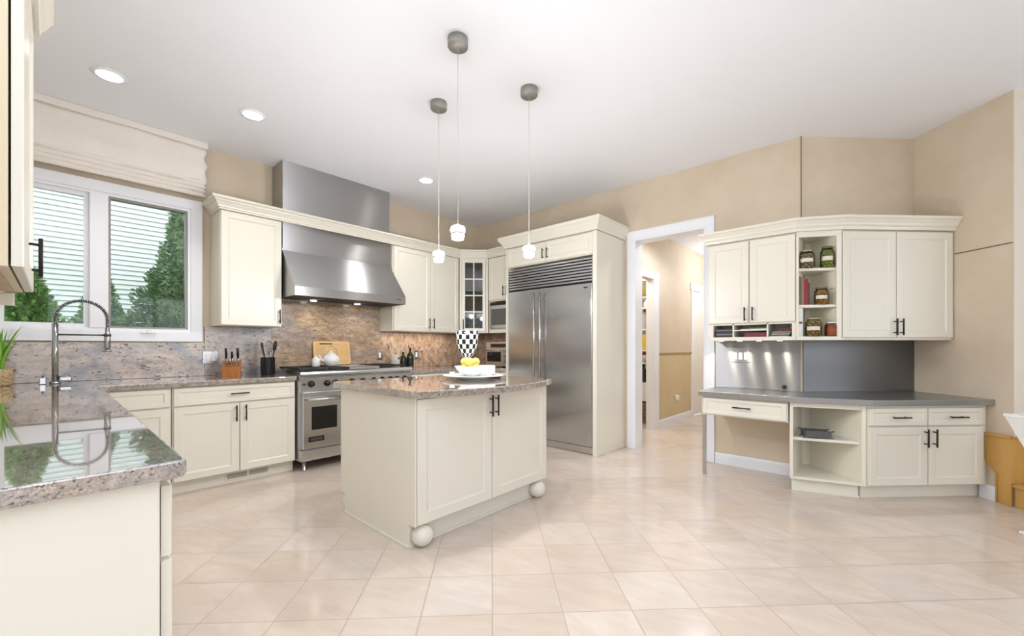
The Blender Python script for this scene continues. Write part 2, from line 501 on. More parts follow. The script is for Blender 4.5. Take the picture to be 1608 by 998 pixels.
        if parent is not None: o.parent = parent
        return o

def tag(o, label, cat, group=None):
    o['label'] = label; o['category'] = cat
    if group: o['group'] = group
    return o
def thing(name, label, cat, loc=(0, 0, 0), rz=0., group=None):
    o = bpy.data.objects.new(name, None)
    o.empty_display_size = .1
    COL.objects.link(o)
    o.location = loc; o.rotation_euler = (0, 0, rz)
    return tag(o, label, cat, group)
def struct(name, mb, mat, parent=None):
    o = mb.build(name, mat, parent)
    if parent is None: o['kind'] = 'structure'
    return o
def kids(o): return [c for c in COL.objects if c.parent == o]
def copy_tree(o, parent=None):
    c = o.copy(); COL.objects.link(c)
    if parent is not None: c.parent = parent
    for ch in kids(o): copy_tree(ch, c)
    return c
def dup(o, loc, label, rz=None, group=None, scale=None):
    c = copy_tree(o); c.location = loc; c['label'] = label
    if rz is not None: c.rotation_euler = (0, 0, rz)
    if group: c['group'] = group
    if scale: c.scale = scale
    return c
def RotM(rx=0, ry=0, rz=0, loc=(0, 0, 0)):
    return Matrix.Translation(loc) @ Matrix.Rotation(rz, 4, 'Z') @ Matrix.Rotation(ry, 4, 'Y') @ Matrix.Rotation(rx, 4, 'X')
def text(name, body, size, mat, parent, M, extrude=.0008):
    cu = bpy.data.curves.new(name, 'FONT')
    cu.body = body; cu.size = size; cu.extrude = extrude; cu.align_x = 'CENTER'; cu.align_y = 'CENTER'
    tmp = bpy.data.objects.new(name+'_curve', cu)
    COL.objects.link(tmp)
    me = bpy.data.meshes.new_from_object(tmp)
    bpy.data.objects.remove(tmp)
    me.materials.clear(); me.materials.append(mat)
    me.transform(M)
    o = bpy.data.objects.new(name, me)
    COL.objects.link(o)
    o.parent = parent
    return o

# ------------------------------------------------------------------ room shell
def slab(poly, z0, z1, m=None): return MB().prism(poly, z0, z1)
struct('floor', MB().box(-2.6, 9.2, -4.1, 5.0, -.12, 0), TILE)
struct('ceiling', MB().box(-2.6, 9.2, -4.1, 5.0, CEIL, CEIL+.1), CEILM)
W = .14
# window wall with its opening
WX0, WX1, WZ0, WZ1 = -.30, .84, 1.285, 2.43
b = MB()
b.box(-.6, WX0, YB, YB+W, 0, CEIL).box(WX1, XR+W, YB, YB+W, 0, CEIL).box(WX0, WX1, YB, YB+W, 0, WZ0).box(WX0, WX1, YB, YB+W, WZ1, CEIL)
struct('wall_back', b, WALL)
# refrigerator wall with the doorway to the hall
DY0, DY1, DZ = 1.385, 2.15, 2.385
b = MB()
b.box(XR, XR+W, DY1, YB, 0, CEIL).box(XR, XR+W, .576, DY0, 0, CEIL).box(XR, XR+W, DY0, DY1, DZ, CEIL)
struct('wall_right', b, WALL)
# diagonal wall behind the desk, wall beside it and its return
s0, s1, t0, t1 = 2.7535, 3.802, 3.567, 2.845
struct('wall_corner', MB().prism([ST(s0, t0), ST(s1+.1, t0), ST(s1+.1, t0+.1), ST(s0+.04, t0+.1)], 0, CEIL), WALL)
struct('wall_side', MB().prism([ST(s1, t0-.0005), ST(s1+.12, t0-.0005), ST(s1+.12, t1+.12), ST(s1+.0, t1+.0)], 0, CEIL), WALL)
struct('wall_return', MB().prism([ST(s1+.0008, t1), ST(5.6, t1), ST(5.6, t1+.115), ST(s1+.12, t1+.115)], 0, CEIL), BACKW)
xr, yr = ST(5.6, t1)
struct('wall_far', MB().box(xr, xr+.12, -4.1, yr, 0, CEIL), BACKW)
b = MB()
b.box(-2.6, -1.6, -4.1, -3.98, 0, CEIL).box(5.0, xr, -4.1, -3.98, 0, CEIL).box(-1.6, 5.0, -4.1, -3.98, 2.45, CEIL).box(-1.6, 5.0, -4.1, -3.98, 0, .80)
struct('wall_rear', b, REARW)
b = MB()
b.box(-2.6, -2.48, -3.98, -3.5, 0, CEIL).box(-2.6, -2.48, .85, 1.24, 0, CEIL).box(-2.6, -2.48, -3.5, .85, 2.45, CEIL).box(-2.6, -2.48, -3.5, .85, 0, .80)
struct('wall_left', b, REARW)
b = MB().box(-2.48, -.45, 1.12, 1.24, 0, CEIL).box(-.57, -.45, 1.24, YB, 0, CEIL)
struct('wall_front', b, BACKW)
# rear glazing bars of the family room (behind the photographer)
b = MB().frame(-1.6, 5.0, .80, 2.45, .07, -4.06, -4.0)
for x in (.05, 1.7, 3.35): b.box(x-.04, x+.04, -4.06, -4.0, .85, 2.4)
wr = struct('window_2', b, WHITE)
b = MB(); b.box(-2.56, -2.5, -3.5, -3.43, .80, 2.45).box(-2.56, -2.5, .78, .85, .80, 2.45).box(-2.56, -2.5, -3.43, .78, .80, .87).box(-2.56, -2.5, -3.43, .78, 2.38, 2.45).box(-2.56, -2.5, -1.37, -1.29, .85, 2.4)
struct('window_3', b, WHITE)
# baseboards and wallpaper seams
base_prof = [(0, 0), (.014, 0), (.014, .09), (.009, .105), (0, .108)]
struct('baseboard_right', MB().sweep([(XR, 1.29), (XR, .60)], base_prof), WHITE)
struct('baseboard_side', MB().sweep([ST(s1, 3.05), ST(s1, 2.93)], base_prof), WHITE)
seam = plain('dark_seam', (122, 104, 84), .8)  # brown of the wallpaper seam lines
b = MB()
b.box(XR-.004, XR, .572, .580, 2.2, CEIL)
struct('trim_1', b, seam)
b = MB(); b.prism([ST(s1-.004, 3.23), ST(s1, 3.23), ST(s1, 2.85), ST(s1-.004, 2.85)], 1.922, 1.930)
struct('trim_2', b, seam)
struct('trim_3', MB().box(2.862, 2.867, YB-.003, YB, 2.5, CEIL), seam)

# ------------------------------------------------------------------ doorway, hall and pantry
cas = [(0, -.045), (.014, -.045), (.02, -.03), (.02, .03), (.012, .045), (0, .045)]
b = MB()
for y in ((DY1, DY1+.09), (DY0-.09, DY0)):
    b.box(XR-.02, XR, y[0], y[1], 0, DZ, .004)
b.box(XR-.02, XR, DY0-.09, DY1+.09, DZ, DZ+.095, .004)
b.box(XR-.026, XR, DY0-.094, DY1+.094, DZ+.083, DZ+.1, .003)
b.box(XR-.02, XR+W+.02, DY1-.012, DY1-.0005, 0, DZ-.001).box(XR-.02, XR+W+.02, DY0+.0005, DY0+.012, 0, DZ-.001).box(XR-.02, XR+W+.02, DY0+.012, DY1-.012, DZ-.013, DZ-.001)
b.box(XR+W, XR+W+.02, DY1, DY1+.09, 0, DZ+.08).box(XR+W, XR+W+.02, DY0-.09, DY0, 0, DZ+.08)
struct('door_1', b, WHITE)
HY = 2.46; HC = 2.80; PX0, PX1 = 4.82, 5.68
b = MB()
b.box(XR+W, PX0, HY, HY+.1, 0, HC).box(PX1, 7.28, HY, HY+.1, 0, HC).box(PX0, PX1, HY, HY+.1, 2.12, HC).box(7.28, 8.0, HY, HY+.1, 2.12, HC).box(8.0, 8.7, HY, HY+.1, 0, HC)
hall = struct('wall_hall', b, WALL)
struct('wall_hall_lower', MB().box(5.85, 7.19, HY-.004, HY-.0005, .11, 1.055), WALLY)
struct('trim_4', MB().box(5.85, 7.19, HY-.016, HY-.0005, 1.056, 1.082, .003), plain('picture_rail', (172, 148, 112), .5))
struct('baseboard_hall', MB().sweep([(5.85, HY), (7.19, HY)], [(.0005, 0), (.014, 0), (.014, .09), (.009, .105), (.0005, .108)]), WHITE)
struct('wall_hall_end', MB().box(8.7, 8.82, .4, HY+.1, 0, HC), WALL)
struct('wall_hall_right', MB().box(XR+W, 8.7, .7, .82, 0, HC), WALL)
struct('ceiling_hall', MB().box(XR+W, 8.82, .7, HY+1.6, HC, HC+.06), CEILM)
# pantry casing
b = MB().box(PX0-.09, PX0, HY-.018, HY, 0, 2.12, .003).box(PX1, PX1+.16, HY-.018, HY, 0, 2.12, .003).box(PX0-.09, PX1+.16, HY-.018, HY, 2.12, 2.21, .003)
b.box(PX1-.012, PX1-.0005, HY-.018, HY+.1, 0, 2.119).box(PX0+.0005, PX0+.012, HY-.018, HY+.1, 0, 2.119)
struct('door_2', b, WHITE)
struct('wall_pantry', MB().box(6.36, 6.44, HY+.1, HY+1.5, 0, HC).box(XR+W, 6.36, HY+1.45, HY+1.55, 0, HC), BACKW)
# far hall door standing ajar
b = MB().box(7.19, 7.28, HY-.018, HY, 0, 2.12, .003).box(8.0, 8.09, HY-.018, HY, 0, 2.12, .003).box(7.15, 8.13, HY-.022, HY, 2.12, 2.24, .004)
struct('door_3', b, WHITE)
Md = RotM(rz=R(-8), loc=(7.31, HY+.02, 0))
dl = thing('hall_door', 'white door standing ajar at the far end of the hall', 'door', (7.31, HY+.02, 0), R(-6))
MB().box(0, .66, -.02, .02, .012, 2.11, .003).build('door_leaf', plain('white_door_paint', (238, 234, 226), .4), dl)
b = MB()
for z in (.25, 1.08, 1.86): b.box(.60, .667, -.026, -.019, z-.05, z+.05)
b.build('hinge', plain('aged_brass', (120, 112, 100), .4, metal=1), dl)
db = thing('wood_door', 'light brown wooden door in the end wall of the hall', 'door', (8.66, 1.55, 0), R(-90))
MB().box(-.42, .42, -.02, .02, .01, 2.06, .004).build('door_leaf', woodmat('pale_wood_door', (188, 156, 116), (206, 176, 136), (1, 1, .3)), db)
MB().ball((-.36, -.05, 1.0), .028).build('door_knob', STEELP, db)
# outlet with a plugged-in night light in the hall
ol = thing('wall_outlet', 'white outlet with a plugged-in adapter low on the ochre hall wall', 'outlet', (6.52, HY-.005, .36), 0)
MB().box(-.035, .035, -.006, 0, -.058, .058, .003).build('cover_plate', WHITE, ol)
MB().box(-.05, .03, -.045, -.006, -.02, .05, .008).build('adapter', PORC, ol)
# pantry shelving
sx0 = 6.06
ps = thing('pantry_shelf', 'white pantry shelving seen through the narrow hall doorway', 'shelf', (6.2, 3.2, 0))
for y0, y1 in ((-.62, -.601), (.601, .62)): MB().box(-.13, .15, y0, y1, .001, 2.35).build('side_panel', WHITE, ps)
PZ = (.62, .93, 1.12, 1.44, 1.77, 1.94, 2.2)
for z in PZ: MB().box(-.14, .15, -.60, .60, z-.02, z).build('shelf_board', WHITE, ps)
dr = MB().box(-.13, .15, -.6, .6, .335, .595).build('drawer_box', WHITE, ps)
for z0, z1 in ((.34, .455), (.465, .59)):
    d = MB().box(-.145, -.13, -.59, .59, z0, z1, .003).build('drawer', WHITE, ps)
def lath(name, label, cat, prof, mat, loc, group=None, n=20):
    o = MB().lathe(prof, n).build(name, mat, origin=(0, 0, 0)); o.location = loc
    return tag(o, label, cat, group)
def boxthing(name, label, cat, dims, mat, loc, rz=0, group=None, bev=.004):
    x, y, z = dims
    o = MB().box(-x/2, x/2, -y/2, y/2, 0, z, bev).build(name, mat, origin=(0, 0, 0)); o.location = loc; o.rotation_euler = (0, 0, rz)
    return tag(o, label, cat, group)
pxm = 6.13
boxthing('storage_box', 'olive green storage box on the top pantry shelf', 'box', (.16, .2, .17), plain('olive_fabric', (122, 116, 62), .8), (pxm, 2.78, 1.942))
lath('vase', 'white pitcher-shaped vase under the olive box in the pantry', 'vase', [(.035, 0), (.05, .03), (.05, .07), (.03, .10), (.035, .125)], PORC, (pxm, 2.75, 1.771))
for y, c, l in ((2.70, (150, 160, 172), 'slender blue grey bottle with dark cap on the upper pantry shelf, right of its pair'), (2.79, (176, 178, 180), 'slender pale grey bottle on the upper pantry shelf, left of its pair')):
    t = thing('bottle', l, 'bottle', (pxm, y, 1.441), 0, 'bottles on the pantry shelf')
    MB().lathe([(.034, 0), (.036, .01), (.036, .18), (.016, .23), (.016, .27)]).build('bottle_body', plain('bottle_%d' % c[0], c, .2), t)
    MB().lathe([(.018, .268), (.018, .30)]).build('cap', plain('bottle_cap', (40, 52, 78), .4), t)
for y, l in ((2.695, 'yellow packet standing on the middle pantry shelf, nearest the door jamb'), (2.785, 'yellow packet standing on the middle pantry shelf, behind the first one')):
    boxthing('food_packet', l, 'packet', (.1, .075, .23), plain('yellow_packet', (222, 196, 62), .5), (pxm, y, 1.121), .1, 'yellow packets in the pantry')
boxthing('gift_box', 'flat dark red box below the yellow pantry packets', 'box', (.16, .2, .05), plain('dark_red_card', (112, 30, 36), .5), (pxm, 2.76, 1.044))
o = MB().lathe([(.06, 0), (.085, .03), (.09, .108), (.08, .112)], 24).build('canister', checker('grey_check', (235, 232, 226), (90, 88, 88), 18), origin=(0, 0, 0))
o.location = (pxm, 2.75, .931); tag(o, 'grey and white checked canister on the pantry shelf under the red box', 'canister')
lath('bottle', 'bright red bottle on the lower pantry shelf above the white drawers', 'bottle', [(.05, 0), (.05, .17), (.02, .21), (.02, .24)], plain('red_bottle', (176, 36, 40), .35), (pxm, 2.70, .621))
lath('bottle', 'dark green bottle beside the red bottle in the pantry', 'bottle', [(.042, 0), (.042, .19), (.018, .23), (.018, .275)], plain('green_bottle', (50, 58, 40), .25), (pxm, 2.81, .621))
boxthing('basket', 'dark woven basket on the pantry floor', 'basket', (.2, .3, .31), weave('dark_weave', (128, 108, 86), (58, 48, 40), 26), (pxm, 2.83, 0.001), 0, None, .01)

# ------------------------------------------------------------------ cabinet builder
def handle(parent, x, z, vert=True, L=.135, y=-.02):
    b = MB()
    r = .0058
    if vert:
        b.tube([(x, y-.032, z-L/2), (x, y-.032, z+L/2)], r, 8)
        for k in (-.045, .045): b.tube([(x, y, z+k), (x, y-.032, z+k)], .0045, 8)
    else:
        b.tube([(x-L/2, y-.032, z), (x+L/2, y-.032, z)], r, 8)
        for k in (-.045, .045): b.tube([(x+k, y, z), (x+k, y-.032, z)], .0045, 8)
    return b.build('handle', BLACK, parent)
def fronts(root, lst, mat=None):
    for kind, x0, x1, z0, z1, h in lst:
        p = MB().panel(x0, x1, z0, z1, 0, .02, .055 if kind == 'door' else .03).build(kind, mat or CREAM, root)
        if h: handle(p, h[1], h[2], h[0] == 'v')
def cab(name, label, loc, rz, w, d, z0, z1, fr, toe=None, mat=None, cat='cabinet', group=None):
    r = thing(name, label, cat, loc, rz, group)
    MB().box(0, w, .0005, d, z0, z1, .0015).build('carcass', mat or CREAM, r)
    if toe: MB().box(0, w, toe, d, .001, z0-.0005).build('toe_kick', mat or CREAM, r)
    fronts(r, fr, mat)
    return r

# --- range wall, base units
r = cab('base_cabinet', 'cream base cabinet with a drawer and two doors left of the range', (.613, 4.11, 0), 0, .900, .645, .105, .850,
    [('drawer', .008, .892, .70, .838, ('h', .446, .772)), ('door', .008, .446, .112, .688, ('v', .42, .605)), ('door', .452, .892, .112, .688, ('v', .49, .605))], toe=.06)
v = MB().frame(.36, .70, .025, .092, .012, .052, .06)
v.box(.524, .536, .053, .06, .03, .088)
for i in range(9): v.box(.372, .688, .055, .06, .040+i*.0055, .0425+i*.0055)
v.build('toe_vent', CREAM, r)
MB().box(.37, .69, .0575, .0598, .035, .086).build('vent_opening', DARK, r)
cab('sink_cabinet', 'cream sink base cabinet under the window, partly behind the peninsula', (-.40, 4.11, 0), 0, 1.008, .645, .105, .850,
    [('drawer', .008, .998, .70, .838, None), ('door', .008, .50, .112, .688, ('v', .47, .605)), ('door', .506, .998, .112, .688, ('v', .54, .605))], toe=.06)
# --- left run, its end panel towards the viewer
r = thing('drawer_cabinet', 'cream drawer base cabinet at the left foreground, end panel facing the viewer', 'cabinet', (.166, 1.272, 0), R(90))
MB().box(0, 2.70, .0005, .60, .105, .850, .0015).build('carcass', CREAM, r)
MB().box(.01, 2.70, .06, .60, .001, .1045).build('toe_kick', CREAM, r)
MB().box(-.012, -.0005, .0, .60, .001, .850, .002).build('end_panel', CREAM, r)
for y0, y1 in ((.004, .80), (.806, 1.55), (1.556, 2.40)):
    for z0, z1 in ((.664, .830), (.39, .652), (.115, .378)):
        p = MB().panel(y0, y1, z0, z1, -.004, .021, .03).build('drawer', CREAM, r)
        handle(p, (y0+y1)/2, (z0+z1)/2, False, y=-.025)
# --- worktop of the L shaped run (one slab)
def worktop(name, poly, z0, z1, mat, label, rad=.004):
    o = MB().prism(poly, z0, z1).build(name, mat)
    md = o.modifiers.new('edge', 'BEVEL'); md.width = rad; md.segments = 3; md.limit_method = 'ANGLE'
    return tag(o, label, 'worktop')
CT = .893
def arc(c, r, a0, a1, n=6): return [(c[0]+r*math.cos(R(a0+(a1-a0)*i/n)), c[1]+r*math.sin(R(a0+(a1-a0)*i/n))) for i in range(n+1)]
worktop('granite_worktop', [(-.445, 1.235)]+arc((.19, 1.26), .025, -90, 0)+[(.215, 4.065), (1.516, 4.065), (1.516, 4.745), (-.445, 4.745)], .852, CT, GRAN,
    'polished granite worktop running from the left foreground round to the range', .008)
# --- right of the range
cab('base_cabinet', 'cream corner base cabinet between the range and the refrigerator, behind the island', (2.745, 4.11, 0), 0, 1.09, .645, .105, .850,
    [('drawer', .008, .70, .70, .838, ('h', .35, .772)), ('door', .008, .35, .112, .688, ('v', .32, .605)), ('door', .356, .70, .112, .688, ('v', .39, .605))], toe=.06)
cab('base_cabinet', 'cream base cabinet under the toaster oven beside the refrigerator', (3.84, 4.105, 0), R(-90), .51, .60, .105, .850,
    [('drawer', .008, .47, .70, .838, ('h', .24, .772)), ('door', .008, .47, .112, .688, ('v', .06, .605))], toe=.06)
worktop('granite_worktop', [(2.739, 4.065), (3.80, 4.065), (3.80, 3.592), (4.452, 3.592), (4.452, 4.745), (2.739, 4.745)], .852, CT, GRAN, 'granite worktop in the corner between the range and the refrigerator', .006)
# --- splashbacks
def sb(x0, x1, z0, z1, mat, label): return tag(MB().box(x0, x1, YB-.022, YB-.0005, z0, z1, .0015).build('granite_backsplash', mat), label, 'backsplash')
sb(-.445, .948, CT+.001, 1.20, GRANG, 'speckled granite backsplash strip below the window, skylight grey put into its colour')
sb(.949, 1.516, CT+.001, 1.358, GRANG, 'granite backsplash behind the knife block, skylight grey put into its colour')
sb(1.517, 2.742, CT+.001, 1.70, GRANB, 'streaked granite backsplash behind the range, warm hood light put into its colour')
sb(2.743, XR-.024, CT+.001, 1.352, GRANV, 'pinkish brown granite backsplash right of the range')
tag(MB().box(XR-.022, XR-.0005, 3.592, YB-.023, CT+.001, 1.352, .0015).build('granite_backsplash', GRANV), 'granite backsplash on the side wall behind the toaster oven', 'backsplash')

# --- upper cabinets on the range wall
UF = 4.45
UB = 1.360; UT = 2.40
cab('wall_cabinet', 'cream single door wall cabinet between the window and the hood', (1.0, UF, UB), 0, .512, .318, 0, UT-UB, [('door', .006, .506, .004, UT-UB-.004, ('v', .482, .10))])
cab('wall_cabinet', 'cream two door wall cabinet right of the hood', (2.752, UF, UB), 0, 1.045, .318, 0, UT-UB,
    [('door', .012, .55, .004, UT-UB-.004, ('v', .52, .11)), ('door', .556, 1.032, .004, UT-UB-.004, ('v', .59, .11))])
# corner cabinet with glass door, front runs diagonally
A = Vector((3.80, 4.43)); B = Vector((4.078, 4.152)); Lc = (B-A).length
cr = thing('corner_cabinet', 'cream diagonal corner cabinet with a glazed door', 'cabinet', (A.x, A.y, UB), R(-45))
H_ = UT-UB
Mi = Matrix.Rotation(R(45), 4, 'Z') @ Matrix.Translation((-A.x, -A.y, 0))
def inl(pts): return [tuple((Mi @ Vector((x, y, 0)))[:2]) for x, y in pts]
plan = inl([(3.80, 4.43), (3.80, YB-.002), (XR-.002, YB-.002), (XR-.002, 4.152), (4.078, 4.152)])
b = MB().prism(plan, 0, .018).prism(plan, H_-.018, H_)
b.prism(inl([(3.80, 4.434), (3.80, YB-.002), (3.815, YB-.002), (3.815, 4.434)]), .018, H_-.018)
b.prism(inl([(4.082, 4.152), (XR-.002, 4.152), (XR-.002, 4.167), (4.082, 4.167)]), .018, H_-.018)
b.prism(inl([(3.815, YB-.014), (3.815, YB-.002), (XR-.002, YB-.002), (XR-.002, YB-.014)]), .018, H_-.018)
b.prism(inl([(XR-.014, 4.167), (XR-.002, 4.167), (XR-.002, YB-.014), (XR-.014, YB-.014)]), .018, H_-.018)
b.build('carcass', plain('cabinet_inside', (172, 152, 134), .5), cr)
b = MB().box(0, .030, -.012, .006, 0, H_, .002).box(Lc-.030, Lc, -.012, .006, 0, H_, .002).box(.030, Lc-.030, -.012, .006, 0, .02).box(.030, Lc-.030, -.012, .006, H_-.02, H_)
b.build('face_frame', CREAM, cr)
ipl = inl([(3.83, 4.425), (3.83, YB-.02), (XR-.02, YB-.02), (XR-.02, 4.18), (4.07, 4.18)])
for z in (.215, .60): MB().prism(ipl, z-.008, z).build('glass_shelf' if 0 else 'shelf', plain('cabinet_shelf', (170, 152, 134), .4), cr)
gd = MB().frame(.033, Lc-.033, .022, H_-.022, .042, -.032, -.013)
gw0, gw1, gz0, gz1 = .075, Lc-.075, .064, H_-.064
gd.box((gw0+gw1)/2-.008, (gw0+gw1)/2+.008, -.031, -.016, gz0, gz1)
for i in range(1, 4):
    z = gz0+(gz1-gz0)*i/4
    gd.box(gw0, gw1, -.0305, -.0165, z-.008, z+.008)
gdo = gd.build('door', CREAM, cr)
MB().box(gw0-.005, gw1+.005, -.0235, -.0205, gz0-.005, gz1+.005).build('pane', GLASS, gdo)
handle(gdo, .054, .12, True, y=-.032)
# crockery inside the glazed corner cabinet
def inw(x, y, z): return tuple(Matrix.Translation((A.x, A.y, UB)) @ Matrix.Rotation(R(-45), 4, 'Z') @ Vector((x, y, z)))
GL2 = glass('drinking_glass', (226, 234, 238))
for i, (x, yy, z) in enumerate(((.12, .09, .019), (.195, .07, .019), (.27, .09, .019))):
    o = lath('tumbler', ('left', 'middle', 'right')[i]+' one of three glasses on the bottom shelf of the glazed corner cabinet', 'glass', [(.028, 0), (.03, .004), (.036, .11), (.034, .11), (.027, .008)], GL2, inw(x, yy, z), 'glasses in the corner cabinet')
bl = MB().lathe([(.03, 0), (.05, .006), (.085, .045), (.082, .045), (.048, .01), (.0001, .008)], 24)
o = bl.build('bowl', PORC, origin=(0, 0, 0)); o.location = inw(.13, .12, .216); tag(o, 'white bowl at the left behind the corner cabinet glass', 'bowl', 'bowls in the corner cabinet')
dup(o, inw(.13, .12, .234), 'white bowl stacked on the left bowl behind the corner cabinet glass')
o = lath('plate_stack', 'white serving dish at the right behind the corner cabinet glass', 'dish', [(.05, 0), (.06, .005), (.075, .06), (.072, .06), (.05, .01)], PORC, inw(.29, .12, .216))
# --- wall cabinet over the microwave, along the refrigerator wall
r = cab('wall_cabinet', 'narrow cream wall cabinet above the microwave beside the refrigerator', (4.098, 4.149, UB), R(-90), .555, .37, .435, UT-UB,
    [('door', .006, .336, .455, UT-UB-.004, ('v', .310, .56)), ('door', .342, .549, .455, UT-UB-.004, ('v', .370, .56))])
b = MB().box(0, .018, .0005, .37, 0, .4345).box(.537, .555, .0005, .37, 0, .4345).box(.018, .537, .0005, .37, 0, .05).box(.018, .537, .352, .37, .05, .4345)
b.build('microwave_shelf', CREAM, r)
mw = thing('microwave', 'small steel microwave in the niche below the narrow wall cabinet', 'microwave', (4.098, 4.127, UB+.0515), R(-90))
MB().box(0, .50, .0, .33, 0, .365, .003).build('housing', STEELP, mw)
md_ = MB().box(.004, .385, -.018, -.0005, .01, .325, .004).build('door', STEELP, mw)
MB().box(.04, .345, -.0205, -.0185, .055, .275, .001).build('window', GREYGLASS, md_)
MB().box(.392, .496, -.018, -.0005, .01, .325, .003).build('control_panel', BLKPLAS, mw)
MB().box(.004, .496, -.012, -.0005, .328, .362).build('vent_strip', DARK, mw)
# --- crown moulding across uppers and hood
cp = [(0, 2.401), (.009, 2.401), (.009, 2.416), (.017, 2.419), (.021, 2.432), (.036, 2.453), (.037, 2.463), (.047, 2.465), (.051, 2.477), (.066, 2.486), (.071, 2.488), (.071, 2.506), (0, 2.506)]
b = MB().sweep([(.998, YB-.002), (.998, 4.428), (3.793, 4.428), (4.074, 4.147), (4.074, 3.665)], cp)
tag(b.build('crown_moulding', CREAM), 'cream crown moulding running over the range wall cabinets and across the hood', 'moulding')

# ------------------------------------------------------------------ hood
hd = thing('range_hood', 'brushed steel range hood with a boxed chimney above the range', 'hood', (1.527, YB, 1.655))
hw = 1.213; cy = -.285
MB().box(.006, hw-.006, cy, -.002, .50, CEIL-1.656, .003).build('chimney', STEELH, hd)
pr = [(-.024, 0), (-.62, 0), (-.62, .088), (cy-.004, .48), (cy-.004, .4995), (-.024, .4995)]
b = MB(); n = len(pr)
b.add([(0, y, z) for y, z in pr]+[(hw, y, z) for y, z in pr], [list(range(n)), list(range(n, 2*n))[::-1]]+[(i, n+i, n+(i+1) % n, (i+1) % n) for i in range(n) if i != 0]+[])
b.frame(.0, hw, -.62, -.024, .03, -.001, .001, M=Matrix.Rotation(R(-90), 4, 'X') @ Matrix.Diagonal((1, 1, -1, 1)) if 0 else None) if 0 else None
b.build('canopy', STEELH, hd)
b = MB().box(.03, hw-.03, -.60, -.05, .022, .026)
for i in range(24):
    x = .05+i*(hw-.1)/24
    b.box(x, x+.018, -.58, -.07, .010, .021)
b.build('baffle_filter', steel('filter_steel', (120, 120, 120), .3, .3), hd)
for x, in ((.36,), (.86,)):
    MB().lathe([(.03, 0), (.034, .008)], 20, c=(x, -.16, .004)).build('hood_lamp', PUCK, hd)
text('maker_mark', 'VIKING', .018, BLKPLAS, hd, RotM(rx=R(90), loc=(hw-.09, -.6208, .05)))
for x in (.36, .86):
    light('hood_spot', 'SPOT', (1.527+x, YB-.20, 1.645), 3, (255, 245, 230), radius=.02, spot=130)

# ------------------------------------------------------------------ range
rg = thing('range', 'wide stainless steel gas range with black knobs and an oven door', 'range', (1.5235, 4.05, 0))
rw = 1.211
MB().box(0, rw, 0, .69, .10, .875, .003).build('body', STEEL, rg)
MB().box(.0, rw, -.045, -.0005, .10, .20, .004).build('kick_panel', STEEL, rg)
b = MB(); pts = [(-.0005, .885), (-.03, .885), (-.044, .895), (-.048, .912), (-.044, .928), (-.03, .937), (.69, .937), (.69, .8755), (-.0005, .8755)]
n = len(pts)
b.add([(0, y, z) for y, z in pts]+[(rw, y, z) for y, z in pts], [list(range(n)), list(range(n, 2*n))[::-1]]+[(i, n+i, n+(i+1) % n, (i+1) % n) for i in range(n)])
b.build('cooktop', STEEL, rg)
MB().box(0, rw, -.03, -.0005, .755, .872, .003).build('control_panel', STEEL, rg)
for i, x in enumerate((.10, .25, .33, .50, .62, .74, .84, .94, 1.02, 1.12)):
    k = MB().lathe([(.031, 0), (.031, .006), (.024, .01), (.022, .034), (.019, .038)], 20, M=RotM(rx=R(90), loc=(x, -.0305, .815)))
    k.box(x-.004, x+.004, -.075, -.062, .797, .833)
    k.build('knob', BLKPLAS, rg)
MB().lathe([(.011, 0), (.011, .012)], 12, M=RotM(rx=R(90), loc=(.035, -.0305, .815))).build('igniter_button', BLKPLAS, rg)
def oven(x0, x1, badge):
    d = MB().box(x0, x1, -.05, -.0005, .212, .742, .004).build('oven_door', STEEL, rg)
    wx0, wx1 = x0+.075, x1-.075
    MB().box(wx0, wx1, -.0535, -.0505, .385, .60, .02).build('window', BLKGLASS, d)
    h = MB().tube([(x0+.02, -.105, .672), (x1-.02, -.105, .672)], .014, 12)
    for x in (x0+.04, x1-.04): h.tube([(x, -.05, .672), (x, -.105, .672)], .011, 10)
    h.build('handle', STEELP, d)
    if badge:
        MB().box(x0+.045, x0+.19, -.054, -.0505, .274, .322, .002).build('badge', BLKPLAS, d)
        text('lettering', 'VIKING', .034, STEELP, d, RotM(rx=R(90), loc=(x0+.1175, -.0545, .298)))
oven(.022, .412, True)
oven(.425, 1.19, False)
for x in (.055, rw-.055):
    for y in (.02, .62): MB().lathe([(.022, 0), (.022, .012), (.016, .016), (.02, .098)], 16, c=(x, y, .001)).build('leg', STEELP, rg)
def grate(x0, x1):
    b = MB()
    b.frame(x0, x1, .0, .50, .016, 0, .018, M=Matrix(((1, 0, 0, 0), (0, 0, 1, .08), (0, 1, 0, .945), (0, 0, 0, 1))))
    nx = max(2, round((x1-x0)/.075))
    for i in range(1, nx): x = x0+(x1-x0)*i/nx; b.box(x-.006, x+.006, .09, .57, .948, .963)
    for y in (.20, .33, .45): b.box(x0+.01, x1-.01, y-.006, y+.006, .948, .963)
    for x in (x0+.02, x1-.02):
        for y in (.1, .56): b.box(x-.007, x+.007, y-.007, y+.007, .9372, .948)
    b.build('grate', IRON, rg)
for a0, a1 in ((.03, .32), (.33, .50), (.89, 1.18)): grate(a0, a1)
gk = MB().frame(.53, .87, .0, .50, .012, 0, .02, M=Matrix(((1, 0, 0, 0), (0, 0, 1, .08), (0, 1, 0, .9375), (0, 0, 0, 1))))
gk.box(.54, .86, .09, .57, .9375, .948)
gk.build('griddle', STEEL, rg)
for x in (.175, .41, 1.035):
    for y in (.2, .45): MB().lathe([(.045, 0), (.045, .006), (.03, .009), (.02, .009)], 18, c=(x, y, .9372)).build('burner', IRON, rg)

